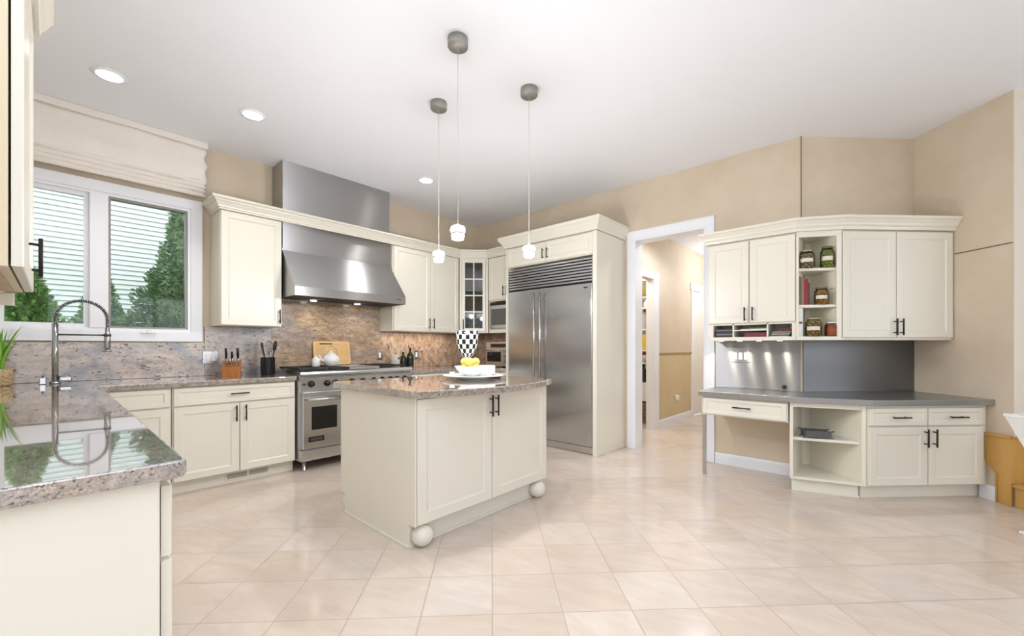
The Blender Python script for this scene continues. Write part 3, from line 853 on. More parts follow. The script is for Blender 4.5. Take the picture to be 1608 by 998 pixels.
# ------------------------------------------------------------------ refrigerator and its surround
rf = thing('refrigerator', 'stainless side by side refrigerator with a louvred top grille', 'refrigerator', (3.885, 3.569, 0), R(-90))
fw_ = 1.238
MB().box(.002, fw_-.002, .03, .57, .08, 2.14).build('body', plain('fridge_casing', (120, 120, 120), .5, metal=.6), rf)
MB().box(.004, fw_-.004, .0, .05, .005, .079, .002).build('toe_grille', STEEL, rf)
for x0, x1, hx in ((.004, .500, .462), (.506, fw_-.022, .548)):
    d = MB().box(x0, x1, -.022, .0295, .088, 1.852, .006).build('door', STEEL, rf)
    h = MB().tube([(hx, -.075, .72), (hx, -.075, 1.80)], .0125, 12)
    for z in (.78, 1.26, 1.74): h.tube([(hx, -.022, z), (hx, -.075, z)], .008, 8)
    h.build('handle', STEELP, d)
    if x0 > .4: MB().box(x1-.10, x1-.05, -.0245, -.0225, 1.80, 1.815, .001).build('badge', plain('dark_badge', (70, 70, 74), .3, metal=1), d)
g = MB().box(.004, fw_-.022, .02, .0295, 1.862, 2.136)
g.build('grille_back', DARK, rf)
for i in range(8):
    z = 1.868+i*.0335
    MB().box(.004, fw_-.022, -.014, .018, z+.004, z+.029, .006, M=Matrix.Translation((0, 0, z)) @ Matrix.Rotation(R(-12), 4, 'X') @ Matrix.Translation((0, 0, -z))).build('louver', STEEL, rf)
MB().box(fw_-.020, fw_-.002, -.016, .0295, .088, 2.138, .003).build('trim_strip', STEEL, rf)
MB().box(.0, .0035, -.016, .0295, .088, 2.138).build('trim_strip', STEEL, rf)
fc = thing('refrigerator_cabinet', 'tall cream surround with two small doors above the refrigerator', 'cabinet', (3.872, 3.588, 0), R(-90))
FW = 1.308
MB().box(0, .017, -.03, .596, .001, 2.40, .002).build('side_panel', CREAM, fc)
MB().box(FW-.048, FW, -.03, .596, .001, 2.40, .002).build('side_panel', CREAM, fc)
MB().box(.018, FW-.049, -.005, .596, 2.155, 2.40).build('top_box', CREAM, fc)
for x0, x1, hx in ((.020, .626, .598), (.632, FW-.052, .660)):
    d = MB().panel(x0, x1, 2.165, 2.385, -.0055, .02, .045).build('door', CREAM, fc)
    handle(d, hx, 2.255, True, .115, y=-.0255)
cf = [(0, 2.404), (.012, 2.404), (.018, 2.425), (.03, 2.445), (.06, 2.49), (.072, 2.50), (.072, 2.535), (0, 2.535)]
MB().sweep([(-.002, .596), (-.002, -.032), (FW+.002, -.032), (FW+.002, .596)][0:4], cf).build('crown', CREAM, fc)
MB().box(-.002, FW+.002, -.032, .596, 2.404, 2.412).build('top_board', CREAM, fc)

# ------------------------------------------------------------------ island
IX0, IX1, IY0, IY1 = 1.372, 2.588, 2.0, 2.888
isl = thing('island_cabinet', 'cream kitchen island with two doors and round ball feet', 'island', (IX0, IY0, 0))
iw, idp = IX1-IX0, IY1-IY0
MB().box(.013, iw, 0.0005, idp, .14, .872, .0015).build('carcass', CREAM, isl)
MB().box(.013, iw-.05, .058, idp-.058, .001, .1395).build('toe_kick', CREAM, isl)
MB().box(.013, iw-.05, .05, .0575, .001, .018).build('toe_moulding', CREAM, isl)
ep = [(-.012, .872), (-.012, .138), (.052, .138), (.052, .001), (idp-.058, .001), (idp-.058, .138), (idp, .138), (idp, .872)]
n = len(ep)
MB().add([(0, y, z) for y, z in ep]+[(.0125, y, z) for y, z in ep], [list(range(n)), list(range(n, 2*n))[::-1]]+[(i, n+i, n+(i+1) % n, (i+1) % n) for i in range(n)]).build('end_panel', CREAM, isl)
MB().box(-.009, -.0005, .052, idp-.058, .001, .016).build('base_strip', CREAM, isl)
for x0, x1, hx in ((.016, .611, .590), (.617, iw-.003, .642)):
    d = MB().panel(x0, x1, .142, .862, 0, .02, .062).build('door', CREAM, isl)
    handle(d, hx, .77, True, .14)
for x, y in ((.075, .02), (iw-.07, .02), (.075, idp-.02), (iw-.07, idp-.02)):
    MB().ball((x, y, .0645), .0635, 28, 16).build('ball_foot', CREAM, isl)
poly = [(1.335, 2.94), (1.335, 1.985)]+arc((1.385, 1.985), .05, 180, 250, 5)
for i in range(13):
    x = 1.42+(2.56-1.42)*i/12
    poly.append((x, 1.93-.135*(1-((x-1.99)/.57)**2)))
poly += arc((2.575, 1.985), .05, -70, 0, 5)+[(2.625, 2.94)]
io = worktop('island_worktop', poly, .8725, .915, GRAN, 'bow fronted granite worktop on the island', .010)

# ------------------------------------------------------------------ desk corner
# stainless desktop, one sheet
dk = [(3.935, 1.283), (3.935, .575), ST(2.835, 2.955), ST(3.800, 2.955), ST(3.800, 3.564), ST(2.757, 3.564), (XR-.003, .583), (XR-.003, 1.283)]
o = MB().prism(dk, .722, .765).build('desktop', STEELT)
md = o.modifiers.new('edge', 'BEVEL'); md.width = .003; md.segments = 2; md.limit_method = 'ANGLE'
tag(o, 'stainless steel desktop wrapping the corner under the hutch', 'desktop')
b = MB().box(XR-.012, XR-.0008, .582, 1.283, .767, 1.217)
tag(b.build('steel_backsplash', STEELD), 'bright brushed steel backsplash with switches behind the desk', 'backsplash')
b = MB().prism([ST(2.765, 3.564), ST(2.765, 3.556), ST(3.798, 3.556), ST(3.798, 3.564)], .767, 1.217)
tag(b.build('steel_backsplash', STEELF), 'steel backsplash on the diagonal wall, its dark reflection put into the colour', 'backsplash')
o = MB().lathe([(.02, 0), (.02, .006), (.012, .008)], 18, M=RotM(ry=R(-90))).build('cable_grommet', BLKPLAS, origin=(0, 0, 0)); o.location = (XR-.0125, .70, .80)
tag(o, 'small round black cable grommet low in the steel backsplash', 'grommet')
# drawer under the desktop with its steel leg
dd = thing('desk_drawer_unit', 'shallow cream desk drawer under the steel desktop on a steel leg', 'desk', (3.985, 1.265, 0), R(-90))
MB().box(0, .664, .0005, .46, .550, .720, .0015).build('carcass', CREAM, dd)
p = MB().panel(.018, .655, .562, .705, 0, .02, .026).build('drawer', CREAM, dd); handle(p, .335, .64, False, .14)
MB().box(.002, .030, .004, .034, .001, .5495, .003).build('leg', STEELP, dd)
MB().box(-.002, .034, .0, .038, .0005, .008, .002).build('leg_foot', STEELP, dd)
# open corner bookshelf below
Ab, Bb = (3.988, .590), (4.132, .126)
bs = thing('open_base_shelf', 'cream open corner shelf unit below the desktop', 'shelf', (Ab[0], Ab[1], 0))
def loc2(pts, o): return [(x-o[0], y-o[1]) for x, y in pts]
def off(p, q, d):   # segment p-q moved inwards by d, with thickness helper
    v = Vector((q[0]-p[0], q[1]-p[1])).normalized(); nrm = Vector((-v.y, v.x))
    return nrm*d
plan = [Ab, Bb, ST(2.832, 3.55), (XR-.006, .57), (XR-.006, .590)]
nb = off(Ab, Bb, .02)
MB().prism(loc2(plan, Ab), .105, .125).build('bottom_board', CREAM, bs)
ins = [(Ab[0]+nb[0]*1.2, Ab[1]+nb[1]-.02), (Bb[0]+nb[0]-.006, Bb[1]+nb[1]+.022), ST(2.824, 3.545), (XR-.01, .56)]
MB().prism(loc2(ins, Ab), .415, .437).build('shelf', CREAM, bs)
MB().box(0, .48, -.02, 0, .125, .72).build('side_panel', CREAM, bs)
MB().prism(loc2([Bb, (Bb[0]-.0, Bb[1]), ST(2.832, 3.55), ST(2.818, 3.55), (Bb[0]-.009, Bb[1]+.02)], Ab), .125, .72).build('side_panel', INNER, bs)
vv = (Vector(Bb)-Vector(Ab)); Ls = vv.length; vv.normalize()
Mb = Matrix(((vv.x, -vv.y, 0, 0), (vv.y, vv.x, 0, 0), (0, 0, 1, 0), (0, 0, 0, 1)))
MB().box(.0, .022, -.001, .019, .125, .72, M=Mb).box(Ls-.028, Ls-.008, -.001, .019, .125, .72, M=Mb).box(.022, Ls-.02, -.001, .019, .682, .72, M=Mb).build('face_frame', CREAM, bs)
MB().box(.02, Ls-.036, .045, .06, .001, .1045, M=Mb).box(.02, Ls-.028, .035, .0445, .001, .016, M=Mb).build('toe_kick', CREAM, bs)
# back panels
MB().prism(loc2([(XR-.006, .57), (XR-.003, .57), ST(2.775, 3.562), ST(2.830, 3.562), ST(2.830, 3.552), ST(2.78, 3.552)], Ab), .125, .72).build('back_panel', INNER, bs)
# base cabinet on the diagonal wall
bx, by = ST(2.838, 3.01)
cab('base_cabinet', 'cream base cabinet with two drawers and two doors at the right under the desktop', (bx, by, 0), R(-45), .960, .545, .107, .7205,
    [('drawer', .006, .464, .568, .700, ('h', .235, .632)), ('drawer', .472, .915, .568, .700, ('h', .69, .632)),
     ('door', .006, .464, .115, .556, ('v', .437, .475)), ('door', .472, .915, .115, .556, ('v', .505, .475))], toe=.055)
# metal basket on the shelf
TRAYM = plain('pewter', (98, 98, 97), .5, metal=.5, var=.15, scale=60)
mbk = thing('napkin_holder', 'ornate grey metal napkin tray on the open base shelf', 'tray', (4.10, .43, .4375), R(-66))
MB().box(-.085, .085, -.05, .05, .012, .018).build('base', TRAYM, mbk)
for y in (-.05, .05):
    b = MB().box(-.085, .085, y-.003, y+.003, .012, .058)
    b.tube([(-.105, y, .064), (-.085, y, .058), (.085, y, .058), (.105, y, .064)], .005, 6).tube([(-.1, y, .006), (-.085, y, .012), (.085, y, .012), (.1, y, .006)], .005, 6)
    b.build('side_rail', TRAYM, mbk)
for x in (-.085, .085): MB().box(x-.003, x+.003, -.05, .05, .012, .055).build('end_plate', TRAYM, mbk)
# --- hutch, left unit with pigeonholes
HZ0, HZ1 = 1.220, 2.115
lu = thing('wall_cabinet', 'cream two door hutch cabinet with pigeonholes, nearest the doorway', 'cabinet', (4.157, 1.262, HZ0), R(-90))
uw, ud = .692, .309
MB().box(0, uw, .0005, ud, .152, HZ1-HZ0, .0015).build('carcass', CREAM, lu)
b = MB().box(0, uw, .0005, ud, 0, .032).box(0, .044, .0005, ud, .0325, .1515).box(uw-.03, uw, .0005, ud, .0325, .1515).box(.208, .220, .0005, ud, .0325, .1515).box(.478, .490, .0005, ud, .0325, .1515).box(.044, uw-.03, ud-.01, ud, .0325, .1515)
b.box(.044, uw-.03, .0005, .02, .140, .1515)
b.build('pigeonhole_frame', CREAM, lu)
MB().box(.2205, .4775, .004, ud-.012, .088, .096).build('pigeonhole_shelf', CREAM, lu)
for x0, x1, hx in ((.01, .342, .315), (.35, uw-.006, .377)):
    d = MB().panel(x0, x1, .158, HZ1-HZ0-.012, 0, .02, .052).build('door', CREAM, lu); handle(d, hx, .235, True, .12)
def lw(x, y, z): return (4.157+y, 1.262-x, HZ0+z)
# pigeonhole contents
def flat(name, label, cat, x0, x1, y0, y1, z0, z1, mat, tilt=0, group=None):
    w_, d_, h_ = x1-x0, y1-y0, z1-z0
    o = MB().box(-w_/2, w_/2, -d_/2, d_/2, 0, h_, .002).build(name, mat, origin=(0, 0, 0))
    o.location = lw((x0+x1)/2, (y0+y1)/2, z0); o.rotation_euler = (0, R(tilt), R(-90))
    return tag(o, label, cat, group)
blk = plain('black_binder', (34, 34, 38), .5); gry = plain('grey_binder', (120, 124, 132), .5)
flat('laptop_case', 'black folder at the bottom of the left pigeonhole stack', 'folder', .06, .2, .02, .26, .033, .050, blk)
flat('tablet', 'grey slab between the two black folders in the left pigeonhole', 'tablet', .062, .198, .02, .25, .0505, .066, gry)
flat('folder', 'black folder on the grey slab in the left pigeonhole', 'folder', .06, .2, .02, .26, .0665, .090, blk)
flat('tablet', 'thin grey tablet topmost in the left pigeonhole', 'tablet', .065, .2, .025, .25, .0905, .102, gry)
flat('notebook', 'dark red notebook in the lower middle pigeonhole', 'notebook', .30, .472, .015, .25, .033, .070, plain('maroon_cloth', (120, 44, 54), .6))
flat('paper_stack', 'sheaf of white paper in the upper middle pigeonhole', 'paper', .27, .474, .02, .26, .0965, .106, plain('paper', (230, 226, 216), .8))
flat('folder', 'green folder on the white paper in the upper middle pigeonhole', 'folder', .34, .476, .03, .26, .1065, .122, plain('green_card', (62, 78, 54), .6))
for i in range(5):
    z = .033+i*.0088
    flat('magazine', ('lowest', 'second lowest', 'middle', 'second highest', 'topmost')[i]+' of the grey leaflets leaning in the right pigeonhole', 'leaflet', .500+i*.004, .635+i*.004, .02+.01*(i % 2), .2, z, z+.006, plain('leaflet_%d' % i, [(196, 192, 186), (120, 116, 110), (214, 210, 202), (140, 130, 120), (190, 184, 176)][i], .6), -0, 'leaflets in the right pigeonhole')
flat('notebook', 'dark red notebook lying on the leaflets in the right pigeonhole', 'notebook', .56, .655, .03, .2, .0765, .102, plain('maroon_leather', (96, 36, 40), .5))
# --- hutch, open corner shelves
Ah, Bh = (4.140, .566), (4.300, .283)
hs_ = thing('open_wall_shelf', 'cream open corner shelf of the hutch holding jars and books', 'shelf', (Ah[0], Ah[1], HZ0))
plan = [Ah, Bh, ST(2.842, 3.560), ST(2.765, 3.560), (XR-.004, .566)]
MB().prism(loc2(plan, Ah), 0, .03).build('bottom_board', CREAM, hs_)
MB().prism(loc2(plan, Ah), HZ1-HZ0-.03, HZ1-HZ0).build('top_board', CREAM, hs_)
vh = Vector(Bh)-Vector(Ah); Lh = vh.length; vh.normalize()
Mh = Matrix(((vh.x, -vh.y, 0, 0), (vh.y, vh.x, 0, 0), (0, 0, 1, 0), (0, 0, 0, 1)))
nh = Vector((-vh.y, vh.x))*.012
ins = [(Ah[0]+nh.x+.012, Ah[1]+nh.y-.018), (Bh[0]+nh.x-.006, Bh[1]+nh.y+.022), ST(2.82, 3.548), ST(2.77, 3.548), (XR-.016, .555)]
SZ = (1.512, 1.815)
for z in SZ: MB().prism(loc2(ins, Ah), z-.022-HZ0, z-HZ0).build('shelf', CREAM, hs_)
MB().box(.0, .31, -.014, 0, .0305, HZ1-HZ0-.0305).build('side_panel', INNER, hs_)
MB().prism(loc2([Bh, ST(2.842, 3.56), ST(2.828, 3.56), (Bh[0]-.010, Bh[1]+.017)], Ah), .0305, HZ1-HZ0-.0305).build('side_panel', INNER, hs_)
MB().prism(loc2([(XR-.004, .55), ST(2.767, 3.560), ST(2.828, 3.560), ST(2.828, 3.550), ST(2.772, 3.550), (XR-.014, .55)], Ah), .0305, HZ1-HZ0-.0305).build('back_panel', INNER, hs_)
MB().box(0, .012, -.001, .013, .0305, HZ1-HZ0-.0305, M=Mh).box(Lh-.035, Lh, -.001, .013, .0305, HZ1-HZ0-.0305, M=Mh).box(.012, Lh-.035, -.001, .013, HZ1-HZ0-.045, HZ1-HZ0-.0305, M=Mh).build('face_frame', CREAM, hs_)
# --- hutch, right unit
hx_, hy_ = ST(2.846, 3.253)
cab('wall_cabinet', 'cream two door hutch cabinet on the diagonal wall', (hx_, hy_, HZ0), R(-45), .952, .308, 0, HZ1-HZ0,
    [('door', .006, .453, .020, HZ1-HZ0-.012, ('v', .432, .105)), ('door', .460, .945, .020, HZ1-HZ0-.012, ('v', .485, .105))])
ch = [(0, 2.116), (.014, 2.116), (.02, 2.138), (.032, 2.15), (.036, 2.165), (.055, 2.192), (.066, 2.198), (.066, 2.218), (0, 2.218)]
b = MB().sweep([(XR-.002, 1.264), (4.135, 1.264), (4.135, .568), (4.297, .281), ST(3.799, 3.232)], ch)
tag(b.build('crown_moulding', CREAM), 'cream crown moulding along the top of the desk hutch', 'moulding')
# puck lamps below the hutch
for i, (x, y) in enumerate(((4.31, 1.19), (4.30, 1.03), (4.30, .87), (4.30, .71))):
    t = thing('puck_light', ('small puck lamp under the hutch nearest the doorway', 'second puck lamp under the hutch from the doorway', 'third puck lamp under the hutch from the doorway', 'puck lamp under the hutch nearest the diagonal wall')[i], 'lamp', (x, y, HZ0-.001), 0, 'puck lamps under the hutch')
    MB().lathe([(.028, -.001), (.030, 0)], 18).build('housing', STEELP, t)
    MB().lathe([(.020, -.0022), (.022, -.0012)], 16).build('lens', PUCK, t)
    light('puck_lamp', 'SPOT', (x, y, HZ0-.008), 1.9, (255, 240, 216), radius=.010, spot=122, blend=.2)
# switches
def plate(name, label, loc, rz, n, plate_mat, w=.046, h=.115, rock=(.031, .066)):
    t = thing(name, label, 'switch', loc, rz)
    W_ = .026+w*n
    MB().box(-W_/2, W_/2, -.006, 0, -h/2, h/2, .002).build('cover_plate', plate_mat, t)
    for i in range(n):
        x = (i-(n-1)/2)*w
        MB().box(x-rock[0]/2, x+rock[0]/2, -.010, -.0062, -rock[1]/2, rock[1]/2, .0015).build('rocker', PORC, t)
    return t
plate('light_switch', 'triple white rocker switch in the steel backsplash over the desk', (XR-.0125, 1.058, 1.075), R(-90), 3, STEELD)
plate('light_switch', 'double white rocker switch on the granite left of the knife block', (.992, YB-.0225, 1.066), 0, 2, STEELP)
plate('wall_outlet', 'single outlet on the granite beside the white utensil crock', (2.752, YB-.0225, 1.06), 0, 1, STEELP)
plate('wall_outlet', 'single outlet on the granite right of the dark bottles', (3.30, YB-.0225, 1.06), 0, 1, STEELP)
# --- jars and books on the corner shelf
def jar(label, loc, r, h, cont, lidm, labelm=None, lump=None, group='jars on the hutch shelf', cork=False):
    t = thing('jar', label, 'jar', loc, 0, group)
    MB().lathe([(r*.9, 0), (r, .006), (r, h*.74), (r*.74, h*.86), (r*.74, h*.9)], 24).build('glass_body', JARG, t)
    if lump:
        b = MB()
        rnd = random.Random(int(loc[2]*1000+loc[1]*77))
        k = 0; z = lump
        while z < h*.74:
            m_ = 7
            for i in range(m_):
                a = 2*math.pi*(i+.5*(k % 2))/m_
                b.ball((math.cos(a)*(r-lump-.002), math.sin(a)*(r-lump-.002), z), lump*(.85+.3*rnd.random()), 8, 6, (1, 1, .9))
            b.ball((0, 0, z), lump, 8, 6)
            z += lump*1.55; k += 1
        b.build('contents', cont, t)
    else:
        MB().lathe([(r*.86, .004), (r*.93, .01), (r*.93, h*.70), (r*.6, h*.74)], 20).build('contents', cont, t)
    MB().lathe([(r*.8, h*.9), (r*.82, h*.91), (r*.82, h*.99), (r*.76, h)], 24).build('lid', lidm, t)
    if labelm:
        b = MB(); n = 24; v = []; f = []
        a0 = math.atan2(-loc[1], -loc[0])
        for j, z in enumerate((h*.32, h*.52)):
            for i in range(n+1):
                a = a0-.85+1.7*i/n
                v.append((math.cos(a)*(r+.0008), math.sin(a)*(r+.0008), z))
        f = [(i, i+1, n+2+i, n+1+i) for i in range(n)]
        b.add(v, f, True).build('paper_label', labelm, t, fix=False)
    return t
PAP = plain('jar_label', (220, 214, 200), .6, var=.05, scale=80)
LID = plain('tin_lid', (168, 158, 128), .35, metal=.7)
LIDW = plain('white_lid', (222, 218, 210), .4)
jar('glass jar of tan granola at the left of the top hutch shelf', (4.215, .505, SZ[1]+.001), .056, .15, plain('granola', (178, 154, 118), .8, var=.3, scale=90), LID, PAP, .012)
jar('tall jar of green pickles on the top hutch shelf', (4.292, .375, SZ[1]+.001), .048, .175, plain('pickle', (150, 158, 62), .4, var=.25, scale=40), plain('green_lid', (96, 108, 44), .4), PAP, .015)
jar('glass jar with orange and green pasta beside the books', (4.282, .412, SZ[0]+.001), .050, .145, plain('pasta', (192, 138, 72), .7, var=.4, scale=60), plain('brown_lid', (132, 96, 56), .5), PAP, .013)
jar('glass jar of mixed dried fruit on the bottom hutch shelf', (4.240, .462, HZ0+.031), .058, .155, plain('trail_mix', (182, 148, 92), .7, var=.45, scale=70), LID, PAP, .013)
jar('short jar of red sauce on the bottom hutch shelf', (4.300, .350, HZ0+.031), .044, .118, plain('red_sauce', (184, 92, 44), .4, var=.2, scale=60), LIDW)
def book(label, x, y, z, w, d, h, col, tilt=0):
    t = thing('book', label, 'book', (x, y, z), R(-60.5), 'books on the hutch shelf')
    t.rotation_euler = (0, 0, R(-60.5))
    M_ = Matrix.Rotation(R(tilt), 4, 'Y')
    MB().box(0, .002, 0, d, 0, h, M=M_).box(w-.002, w, 0, d, 0, h, M=M_).box(.002, w-.002, 0, .002, 0, h, M=M_).build('cover', plain('book_%d_%d' % (col[0], col[2]), col, .5), t)
    MB().box(.0025, w-.0025, .0025, d-.004, .003, h-.004, M=M_).build('pages', plain('book_paper', (228, 220, 200), .8), t)
ub = Vector(vh)
def onb(k, dpt): return (Ah[0]+vh.x*k+nh.x/.012*dpt, Ah[1]+vh.y*k+nh.y/.012*dpt)
x, y = onb(.024, .018); book('grey green book at the left end of the middle hutch shelf', x, y, SZ[0]+.001, .018, .15, .235, (92, 98, 86))
x, y = onb(.043, .018); book('tan book between the grey and red books', x, y, SZ[0]+.001, .020, .15, .225, (150, 116, 84))
x, y = onb(.064, .018); book('deep red book on the middle hutch shelf', x, y, SZ[0]+.001, .030, .15, .215, (142, 30, 42))
x, y = onb(.097, .03); book('narrow dark green book behind the pasta jar', x, y, SZ[0]+.001, .014, .13, .185, (62, 70, 58))
x, y = onb(.020, .016); book('white binder with a dark spine mark on the bottom hutch shelf', x, y, HZ0+.031, .034, .16, .235, (232, 230, 226))
xb = [o for o in COL.objects if o.type == 'EMPTY' and o.get('label', '').startswith('white binder')][0]
MB().box(.006, .028, -.0008, .0, .105, .122).build('spine_mark', plain('spine_red', (96, 60, 70), .5), xb)

# ------------------------------------------------------------------ oak stair and planter at the right edge
Ms = Matrix.Rotation(R(-45), 4, 'Z')          # local x = s axis, local y = t axis
os_ = thing('oak_stair', 'golden oak stair skirt and first steps at the right wall', 'stairs', (0, 0, 0), R(-45))
sk = [(2.995, .487), (2.995, .300), (2.928, .215), (2.928, .001), (2.846, .001), (2.846, .487)]
n = len(sk)
MB().add([(3.787, t, z) for t, z in sk]+[(3.8012, t, z) for t, z in sk], [list(range(n)), list(range(n, 2*n))[::-1]]+[(i, n+i, n+(i+1) % n, (i+1) % n) for i in range(n)]).build('skirt_board', OAK, os_)
MB().box(3.775, 3.8012, 2.846, 3.005, .4875, .512, .003).build('top_rail', OAKD, os_)
b = MB()
for (ta, za), (tb, zb) in zip(sk[:3], sk[1:4]):
    dv = Vector((tb-ta, zb-za)).normalized(); nn = Vector((dv.y, -dv.x))*.012
    q = [(ta, za), (tb, zb), (tb+nn.x, zb+nn.y), (ta+nn.x, za+nn.y)]
    q = [(ta, za), (tb, zb), (tb-nn.x, zb-nn.y), (ta-nn.x, za-nn.y)] if nn.x < 0 else q
    b.add([(3.780, t, z) for t, z in q]+[(3.8012, t, z) for t, z in q], [(0, 1, 2, 3), (7, 6, 5, 4)]+[(i, 4+i, 4+(i+1) % 4, (i+1) % 4) for i in range(4)])
b.build('edge_trim', OAKD, os_)
MB().box(3.802, 4.9, 2.829, 2.8445, .17, .487).box(3.787, 3.8015, 2.829, 2.845, .17, .487).build('side_panel', OAK, os_)
MB().box(3.785, 4.9, 2.822, 2.8445, .4875, .512, .003).build('side_rail', OAKD, os_)
MB().box(3.790, 4.10, 1.9, 2.8285, .001, .144).build('riser', OAK, os_)
MB().box(3.765, 4.10, 1.9, 2.8285, .1445, .169, .006).build('tread', OAKD, os_)
MB().box(4.101, 4.42, 1.9, 2.8285, .001, .314).build('riser', OAK, os_)
MB().box(4.076, 4.42, 1.9, 2.8285, .3145, .339, .006).build('tread', OAKD, os_)
pl_ = thing('planter', 'white tapered square planter at the right edge of the picture', 'planter', (*ST(3.41, 2.30), 0), R(-45))
def taper(mb, h0, h1, z0, z1):
    v = [(x*h0, y*h0, z0) for x, y in ((-1, -1), (1, -1), (1, 1), (-1, 1))]+[(x*h1, y*h1, z1) for x, y in ((-1, -1), (1, -1), (1, 1), (-1, 1))]
    return mb.add(v, [(3, 2, 1, 0), (4, 5, 6, 7)]+[(i, (i+1) % 4, 4+(i+1) % 4, 4+i) for i in range(4)])
taper(MB(), .035, .17, .27, .723).build('body', PORC, pl_)
MB().box(-.03, .03, -.03, .03, .02, .2695, .004).box(-.13, .13, -.13, .13, .001, .0195, .004).build('pedestal', PORC, pl_)
MB().box(-.176, .176, -.176, .176, .7235, .743, .004).build('rim', PORC, pl_)

# ------------------------------------------------------------------ window, shade and outdoors
wn_ = MB()
yf = YB-.028
F0, F1, G0, G1 = -.385, .930, 1.212, 2.512
wn_.frame(F0, F1, G0, G1, .085, yf, YB-.0006)
wn_.frame(F0+.085, F1-.085, G0+.085, G1-.085, .022, yf+.012, YB+.07)
wo = struct('window_1', wn_, WHITE)
def wpart(nm, mb, mat):
    # parts share world coordinates: shift to the frame's own origin
    mb.v = [tuple(Vector(p)-wo.location) for p in mb.v]
    return mb.build(nm, mat, wo)
wpart('mullion', MB().box(.190, .300, yf+.004, YB+.07, G0+.107, G1-.107, .004), WHITE)
wpart('sash', MB().frame(F0+.107, .190, G0+.107, G1-.107, .032, YB+.01, YB+.055), WHITE)
SG = plain('bronze_sash', (150, 146, 140), .4, metal=.3)
wpart('sash', MB().frame(.300, F1-.107, G0+.107, G1-.107, .016, YB+.0, YB+.055), SG)
wpart('pane', MB().box(F0+.139, .158, YB+.03, YB+.034, G0+.139, G1-.139), GLASS)
wpart('pane', MB().box(.316, F1-.123, YB+.03, YB+.034, G0+.123, G1-.123), GLASS)
wpart('latch', MB().box(.50, .60, yf-.016, yf, G0+.066, G0+.084, .004).box(.535, .565, yf-.026, yf-.015, G0+.07, G0+.10, .004), WHITE)
# roman shade
rs = thing('roman_shade', 'cream fabric roman shade with a valance above the window', 'shade', (.27, YB, 2.53))
MB().box(-.70, .685, -.125, -.002, .455, .507, .003).build('head_rail', LINEN, rs)
def cloth(x0, x1, z0, z1, yfun, nx=40, nz=14, th=.004):
    v = []; f = []
    for j in range(nz+1):
        for i in range(nx+1):
            x = x0+(x1-x0)*i/nx; z = z0+(z1-z0)*j/nz
            v.append((x+.010*math.sin(j*1.1)*(1 if i == nx else 0), yfun(x, z), z))
    n0 = len(v)
    v += [(x, y+th, z) for x, y, z in v]
    for j in range(nz):
        for i in range(nx):
            a = j*(nx+1)+i
            f.append((a, a+1, a+nx+2, a+nx+1)); f.append((n0+a+nx+1, n0+a+nx+2, n0+a+1, n0+a))
    for j in range(nz):
        for i in (0, nx):
            a = j*(nx+1)+i; f.append((a, a+nx+1, n0+a+nx+1, n0+a))
    for i in range(nx):
        for j in (0, nz):
            a = j*(nx+1)+i; f.append((a, n0+a, n0+a+1, a+1))
    return MB().add(v, f, True)
c = cloth(-.69, .67, .13, .454, lambda x, z: -.105+.012*math.sin(x*9+z*14)*math.sin(z*11)+.008*math.sin(x*21+1.3)*(1 if z < .3 else .4)-.022*math.exp(-((z-.24)/.07)**2))
c.build('valance', LINEN, rs)
for k in range(4):
    z1 = .165-k*.036
    b = cloth(-.685, .665, z1-.042, z1, lambda x, z, z1=z1, k=k: -.098+.006*k-.016*math.sin((z1-z)/.042*math.pi)+.003*math.sin(x*17+k), 30, 6)
    b.build('fold', LINEN, rs)
# neighbour's house
hb = MB()
Yh = 8.0; ex = .068
v = []; f = []
nb_ = 90
for i in range(nb_):
    z = -.4+i*ex
    hb.add([(-6, Yh-.026, z), (7, Yh-.026, z), (7, Yh-.004, z+ex), (-6, Yh-.004, z+ex), (-6, Yh-.004, z), (7, Yh-.004, z)], [(0, 1, 2, 3), (4, 5, 1, 0)])
hb.box(-6, 7, Yh, Yh+5, -.4, 5.7)
ho = thing('neighbor_house', 'pale clapboard house seen through the kitchen window', 'house', (.5, Yh, -.4))
hb.v = [(x-.5, y-Yh, z+.4) for x, y, z in hb.v]
hb.build('siding_wall', SIDING, ho, fix=False)
MB().add([(-7, -.4, 6.0), (7, -.4, 6.0), (7, 2.5, 8), (-7, 2.5, 8), (-7, 5.4, 6.0), (7, 5.4, 6.0), (-7, -.4, 6.1), (7, -.4, 6.1)], [(0, 1, 2, 3), (3, 2, 5, 4), (0, 4, 5, 1), (0, 3, 4), (1, 5, 2)]).build('roof', ROOFM, ho)
struct('ground', MB().box(-9, 10, 4.95, 14, -.5, -.4), LAWN)
